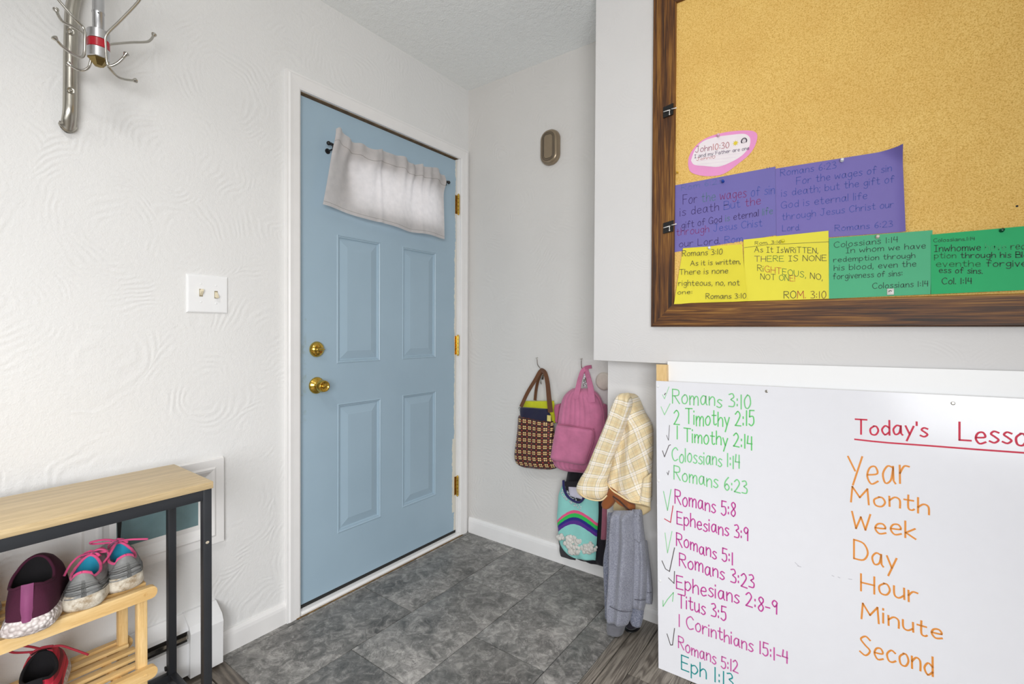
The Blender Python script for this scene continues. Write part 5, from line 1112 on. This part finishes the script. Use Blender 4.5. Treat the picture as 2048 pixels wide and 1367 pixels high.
g = MB(); ribbon(g, [at(x_, y_, 1, YP - 0.0056) for x_, y_ in ((1488, 495), (1535, 489), (1600, 486), (1658, 483))], nrm, 0.0011); g.build('underline', ink(K_), p4, fixn=False)
p5 = paper('paper_sheet', 'soft green paper sheet with neat black writing', 'paper', [(1658, 476), (1865, 460), (1861, 588), (1658, 597)], YP - 0.006, (78, 184, 134))
writer(p5, YP - 0.0066, [("Colossians 1:14", 1668, 495, 1795, 484, 11, (36, 66, 56)), ("In whom we have", 1692, 506, 1851, 496, 11, (36, 66, 56)), ("redemption through", 1667, 524, 1830, 515, 10, (36, 66, 56)), ("his blood, even the", 1668, 541, 1832, 532, 11, (36, 66, 56)), ("forgiveness of sins:", 1666, 558, 1805, 551, 11, (36, 66, 56)), ("Colossians 1:14", 1745, 577, 1856, 572, 11, (36, 66, 56))], 0.0014)
p6 = paper('paper_sheet', 'bright green paper sheet at the right edge with child writing', 'paper', [(1862, 469), (2082, 449), (2082, 578), (1862, 588)], YP - 0.007, (16, 178, 106))
D2, D3 = (24, 60, 40), (20, 110, 60)
writer(p6, YP - 0.0076, [("Colossians.1:14", 1867, 484, 1949, 480, 7, D2, 0.001), ("Inwhomwe |have |redem", 1869, 503, 2076, 497, 13, [D2, (60, 170, 110), (40, 100, 60)]), ("ption |through |his Blood", 1869, 516, 2078, 514, 11, [D3, D2, D2]), ("eventhe |forgiven", 1872, 533, 2066, 532, 12, [D3, D2]), ("ess of sins.", 1878, 545, 1965, 547, 11, D2), ("Col. 1:14", 1884, 568, 1943, 567, 12, D2)], 0.0016)
# pink oval card
ov = [(245, 420), (250, 380), (275, 335), (320, 290), (380, 260), (470, 238), (560, 230), (620, 235), (640, 262), (625, 320), (590, 370), (530, 420), (470, 465), (420, 485), (350, 490), (290, 480), (255, 460)]
iv = [(262, 400), (285, 340), (330, 292), (400, 268), (480, 256), (560, 249), (590, 262), (600, 285), (592, 325), (555, 370), (500, 405), (420, 436), (340, 432), (280, 425)]
t6 = thing('oval_card', 'pink oval card with a white writing label and a small drawn face', 'card', tuple(at(1445, 308, 1, YP)))
for nm, q, yy, c_ in (('card', ov, YP - 0.0005, (246, 160, 214)), ('writing_label', iv, YP - 0.0012, (250, 240, 244))):
    cl = smoothpts([np.array((a_ / 2.8475 + 1290, b_ / 2.8475 + 180)) for a_, b_ in q + [q[0]]], 5)[:-1]; g = MB(); n = len(cl)
    vs = [at(p[0], p[1], 1, yy) for p in cl] + [at(p[0], p[1], 1, yy + 0.0005) for p in cl]
    g.add(vs, [tuple(range(n)), tuple(range(n, 2 * n))[::-1]] + [(i, (i + 1) % n, n + (i + 1) % n, n + i) for i in range(n)]); g.build(nm, plain('card_' + nm, srgb(*c_), 0.6, var=0.01), t6)
for k2 in range(5):
    g = MB(); y_ = 306 + 6.5 * k2; ribbon(g, [at(1392 + k2, y_ + 3, 1, YP - 0.0015), at(1486 - k2 * 7, y_ - 3 - (4 - k2), 1, YP - 0.0015)], nrm, 0.0004); lab(g.build('ruled_line', ink((226, 196, 222)), t6, fixn=False), 'faint ruled line')
writer(t6, YP - 0.0018, [("John|10|:|30", 1391, 305, 1458, 295, 12, [(150, 60, 90), (190, 70, 60), (120, 30, 60), (170, 60, 70)], 0.0015), ("I and my |Father are one", 1389, 316, 1498, 299, 7, [(44, 40, 84), (64, 40, 90)], 0.0011), ("John10", 1393, 321, 1430, 316, 5, (190, 70, 70), 0.001)])
g = MB(); sc_ = at(1471, 286, 1, YP - 0.0018); vs = []
for k2 in range(16): an = k2 / 16 * 6.283; r_ = 0.0095 if k2 % 2 == 0 else 0.0045; vs.append(sc_ + np.array([r_ * math.cos(an), 0, r_ * math.sin(an)]))
g.add(vs, [tuple(range(16))]); lab(g.build('star', ink((238, 214, 60)), t6, fixn=False), 'yellow drawn star')
fc = at(1488, 282, 1, YP - 0.0018); g = MB()
circ = lambda r_, a0, a1, cx_=0, cz_=0, sx_=1, sz_=1: [fc + np.array([cx_ + r_ * math.cos(a_) * sx_, 0, cz_ + r_ * math.sin(a_) * sz_]) for a_ in np.linspace(a0, a1, 18)]
ribbon(g, circ(0.0062, 0, 6.283), nrm, 0.0008); ribbon(g, circ(0.0078, -0.6, 3.75, 0, 0.0006, 1, 1.1), nrm, 0.0026); ribbon(g, circ(0.003, 3.6, 5.8, 0, 0.0), nrm, 0.0007)
for sx_ in (-0.0022, 0.0022): ribbon(g, [fc + np.array([sx_, 0, 0.0022]), fc + np.array([sx_, 0, 0.001])], nrm, 0.001)
lab(g.build('drawn_face', ink((54, 40, 60)), t6, fixn=False), 'small drawn smiling face with dark hair')
# push pins
pins = [(1437, 271, (236, 190, 214), 'pale pink push pin in the oval card'), (1355, 345, (226, 178, 60), 'small yellow push pin in the cork left of the oval card'), (1446, 363, (28, 70, 168), 'blue push pin in the left purple sheet'), (1684, 321, (236, 238, 244), 'white push pin in the right purple sheet'), (1419, 496, (240, 240, 236), 'white push pin in the tapered yellow sheet'),
        (1566, 482, (232, 220, 40), 'yellow push pin in the multicoloured yellow sheet'), (1755, 474, (222, 206, 196), 'pale push pin in the soft green sheet'), (2003, 461, (10, 84, 56), 'dark green push pin in the bright green sheet')]
for x_, y_, c_, lb in pins:
    p = at(x_, y_, 1, YP - 0.008); t = thing('push_pin', lb, 'push pin', tuple(p)); m_ = plain('pin_%d_%d' % (x_, y_), srgb(*c_), 0.2)
    g = MB(); s_ = 1.0 if y_ != 345 else 0.75; g.lathe((p[0], CY - 0.0085, p[2]), (0.1, -1, 0.15), [(0.0044 * s_, 0), (0.0046 * s_, 0.001), (0.0026 * s_, 0.0025), (0.0024 * s_, 0.006), (0.0038 * s_, 0.0075), (0.004 * s_, 0.009), (0.0025 * s_, 0.0098)], 16); g.build('head', m_, t, smooth=2)
    g = MB(); g.tube([(p[0], CY - 0.0005, p[2] - 0.001), (p[0], CY - 0.009, p[2])], 0.0006, 6); g.build('needle', m_chrome, t)
p = at(1781, 583, 1, FYF); t = thing('square_clip', 'small square silvery clip at the bottom of the soft green sheet', 'clip', tuple(p))
g = MB(); g.box((p[0] - 0.0075, CY - 0.010, p[2] - 0.0085), (p[0] + 0.0075, CY - 0.0015, p[2] + 0.0085), 0, 0.001); g.build('body', plain('pearly_plastic', srgb(216, 212, 206), 0.3), t, smooth=True)
g = MB(); g.tube(smoothpts([(p[0] - 0.004, CY - 0.011, p[2]), (p[0] - 0.001, CY - 0.012, p[2] + 0.003), (p[0] + 0.003, CY - 0.011, p[2] + 0.001)], 4), 0.0007, 6); g.build('slot', m_black, t)
p = at(2044, 412, 1, CY - 0.001); g = MB(); g.lathe((at(2034, 412, 1, CY)[0], CY, at(2034, 412, 1, CY)[2]), (0, -1, 0), [(0.0026, 0), (0.0022, 0.0012), (0.0005, 0.0016)], 10); tag(g.build('tack', m_black, None), 'tiny black tack in the cork near the right edge', 'tack')
# ------------------------------------------------------------------ leaning boards
BLp = at(1317, 1335, 2, 0.0); TLp = at(1312, 761, 1, -0.372); TRp = at(2047, 797, 1, -0.376)
ex = TRp - TLp; ex /= np.linalg.norm(ex); nW = np.cross(ex, TLp - BLp); nW /= np.linalg.norm(nW)
if nW[1] > 0: nW = -nW
ey = np.cross(nW, ex) if np.cross(nW, ex)[2] > 0 else -np.cross(nW, ex)
wp = lambda X, Y, off=0.0: on_plane(X, Y, TLp + nW * off, nW)
Wd = 1.42; TH = 0.0055
BRp = BLp + ex * Wd; TR2 = TLp + ex * Wd
# right end of the bottom edge may not sink below the floor
wbt = thing('whiteboard', 'large whiteboard covered in marker writing leaning at the front of the boards', 'whiteboard', tuple(BLp + ex * Wd / 2))
g = MB(); back = -nW * TH; q = [BLp, BRp, TR2, TLp]; vs = [p for p in q] + [p + back for p in q]
g.add(vs, [(0, 1, 2, 3), (7, 6, 5, 4)]); m_wb = plain('whiteboard_gloss', srgb(238, 238, 243), 0.16, var=0.004); g.build('board', m_wb, wbt)
g = MB(); g.add(vs, [(0, 4, 5, 1), (1, 5, 6, 2), (2, 6, 7, 3), (3, 7, 4, 0)]); lab(g.build('raw_edge', plain('brown_hardboard', srgb(150, 120, 90), 0.8), wbt), 'brown hardboard edge')
for x_, y_ in ((1533, 782), (1906, 806), (1316, 772), (1317, 961), (1320, 1161)):
    p = wp(x_, y_, 0); g = MB(); g.lathe(tuple(p - nW * 0.001), tuple(nW), [(0.0045, 0), (0.0045, 0.0014), (0.0034, 0.0024), (0.0012, 0.0018)], 14); lab(g.build('screw', m_chrome if x_ > 1400 else m_white, wbt, smooth=2), 'small round screw head')
def wline(txt, x0, y0, x1, y1, cap, c_, w=0.0038, jit=1.3):
    g = MB(); text_line(g, txt, x0, y0, x1, y1, cap, lambda X, Y: wp(X, Y, 0.0004), nW, w, jit); o = g.build('handwriting', ink(c_), wbt, fixn=False); return o
LG, MG, PG = (108, 206, 118), (198, 66, 156), (150, 214, 156)
for a_ in [("Romans 3:10", 1345, 806, 1501, 817, 27, (126, 206, 136)), ("2 Timothy 2:15", 1348, 848, 1508, 852, 29, LG), ("1 Timothy 2:14", 1353, 879, 1504, 898, 27, LG), ("Colossians 1:14", 1344, 921, 1479, 936, 26, (132, 210, 146)), ("Romans 6:23", 1348, 958, 1494, 987, 26, (130, 210, 142)),
           ("Romans 5:8", 1350, 1006, 1471, 1035, 27, MG), ("Ephesians 3:9", 1354, 1047, 1496, 1082, 25, MG), ("Romans 5:1", 1353, 1089, 1466, 1128, 25, MG), ("Romans 3:23", 1359, 1131, 1508, 1178, 26, MG), ("Ephesians 2:8-9", 1353, 1175, 1554, 1228, 27, MG), ("Titus 3:5", 1356, 1213, 1452, 1240, 27, MG),
           ("1 Corinthians 15:1-4", 1357, 1250, 1575, 1327, 25, (204, 92, 166)), ("Romans 5:12", 1357, 1296, 1476, 1347, 23, (206, 100, 170)), ("Eph 1:13", 1363, 1338, 1466, 1378, 28, (30, 150, 150))]: wline(*a_)
OR = (232, 148, 60); RD = (208, 44, 74)
for a_ in [("Today's", 1711, 866, 1855, 874, 29, RD, 0.0042), ("Lesson", 1919, 882, 2080, 892, 36, RD, 0.0042), ("Year", 1696, 965, 1818, 968, 55, OR, 0.0042), ("Month", 1702, 1001, 1858, 1026, 31, OR, 0.0042), ("Week", 1704, 1056, 1831, 1078, 33, OR, 0.0042), ("Day", 1708, 1116, 1793, 1140, 37, OR, 0.0042),
           ("Hour", 1722, 1178, 1835, 1205, 34, OR, 0.0042), ("Minute", 1723, 1234, 1884, 1280, 30, OR, 0.0042), ("Second", 1719, 1307, 1866, 1350, 38, OR, 0.0042)]: wline(*a_)
g = MB(); ribbon(g, [wp(x_, y_, 0.0004) for x_, y_ in ((1710, 878), (1745, 882), (1777, 885), (1860, 891), (1950, 898), (2048, 905), (2085, 907))], nW, 0.0042); g.build('underline', ink(RD), wbt, fixn=False)
TK = (96, 88, 90)
ticks = [([(1325, 789), (1329, 797), (1338, 773)], PG, .002), ([(1329, 789), (1331, 786)], TK, .003), ([(1322, 813), (1329, 829), (1340, 807)], PG, .0025), ([(1333, 870), (1337, 880), (1339, 850)], TK, .0018), ([(1325, 901), (1329, 913), (1332, 905), (1338, 890), (1341, 889)], TK, .0026), ([(1334, 944), (1336, 949), (1338, 941)], TK, .002),
         ([(1327, 982), (1335, 1020), (1342, 978)], (128, 206, 140), .0026), ([(1329, 1037), (1341, 1044), (1346, 1011)], (208, 50, 80), .003), ([(1330, 1065), (1335, 1105), (1344, 1062)], PG, .0024), ([(1324, 1121), (1331, 1137), (1339, 1142), (1349, 1095)], TK, .003), ([(1337, 1155), (1348, 1166), (1349, 1142)], TK, .0028), ([(1326, 1200), (1326, 1212), (1335, 1198), (1347, 1184), (1345, 1202)], (128, 206, 140), .0024), ([(1334, 1267), (1341, 1289), (1345, 1289), (1349, 1256)], TK, .0028)]
for P, c_, w_ in ticks:
    g = MB(); ribbon(g, [wp(x_, y_, 0.0004) for x_, y_ in P], nW, w_); g.build('tick_mark', ink(c_), wbt, fixn=False)
for P in ([(1590, 1124), (1598, 1132)], [(1595, 1131), (1602, 1133)], [(1664, 1150), (1668, 1152)], [(1676, 1153), (1680, 1155)], [(1697, 1157), (1704, 1158)]):
    g = MB(); ribbon(g, [wp(x_, y_, 0.0004) for x_, y_ in P], nW, 0.0014); g.build('smudge', ink((190, 188, 196)), wbt, fixn=False)
# timber batten behind the whiteboard's left edge
def slab_between(g, corners, n, th):
    vs = list(corners) + [p - n * th for p in corners]; g.add(vs, [(0, 1, 2, 3), (7, 6, 5, 4), (0, 4, 5, 1), (1, 5, 6, 2), (2, 6, 7, 3), (3, 7, 4, 0)])
o1 = TLp - nW * (TH + 0.0005); up = (TLp - BLp) / np.linalg.norm(TLp - BLp)
b0 = BLp - nW * (TH + 0.0005) + up * 0.022 - ex * 0.0005
g = MB(); slab_between(g, [b0, b0 + ex * 0.036, b0 + ex * 0.036 + up * 0.985, b0 + up * 0.985], nW, 0.018)
bt = tag(g.build('timber_batten', m_pine_z, None), 'pine batten behind the left edge of the whiteboard', 'batten')
# second plain white board behind
q0 = at(1335, 722, 1, -0.345); q1 = at(2048, 742, 1, -0.345); e2 = (q1 - q0) / np.linalg.norm(q1 - q0)
dn = np.array([0.02, -0.045, -q0[2] + 0.012]); 
n2 = np.cross(e2, -dn); n2 /= np.linalg.norm(n2); n2 = n2 if n2[1] < 0 else -n2
cr_ = [q0 + dn, q0 + dn + e2 * 1.36, q0 + e2 * 1.36, q0]; 
for p in cr_: p[2] = max(p[2], 0.003)
g = MB(); slab_between(g, cr_, n2, 0.010)
tag(g.build('blank_board', plain('white_foam_board', srgb(250, 250, 250), 0.4, var=0.003), None), 'blank white board behind the whiteboard, its top edge showing', 'board')
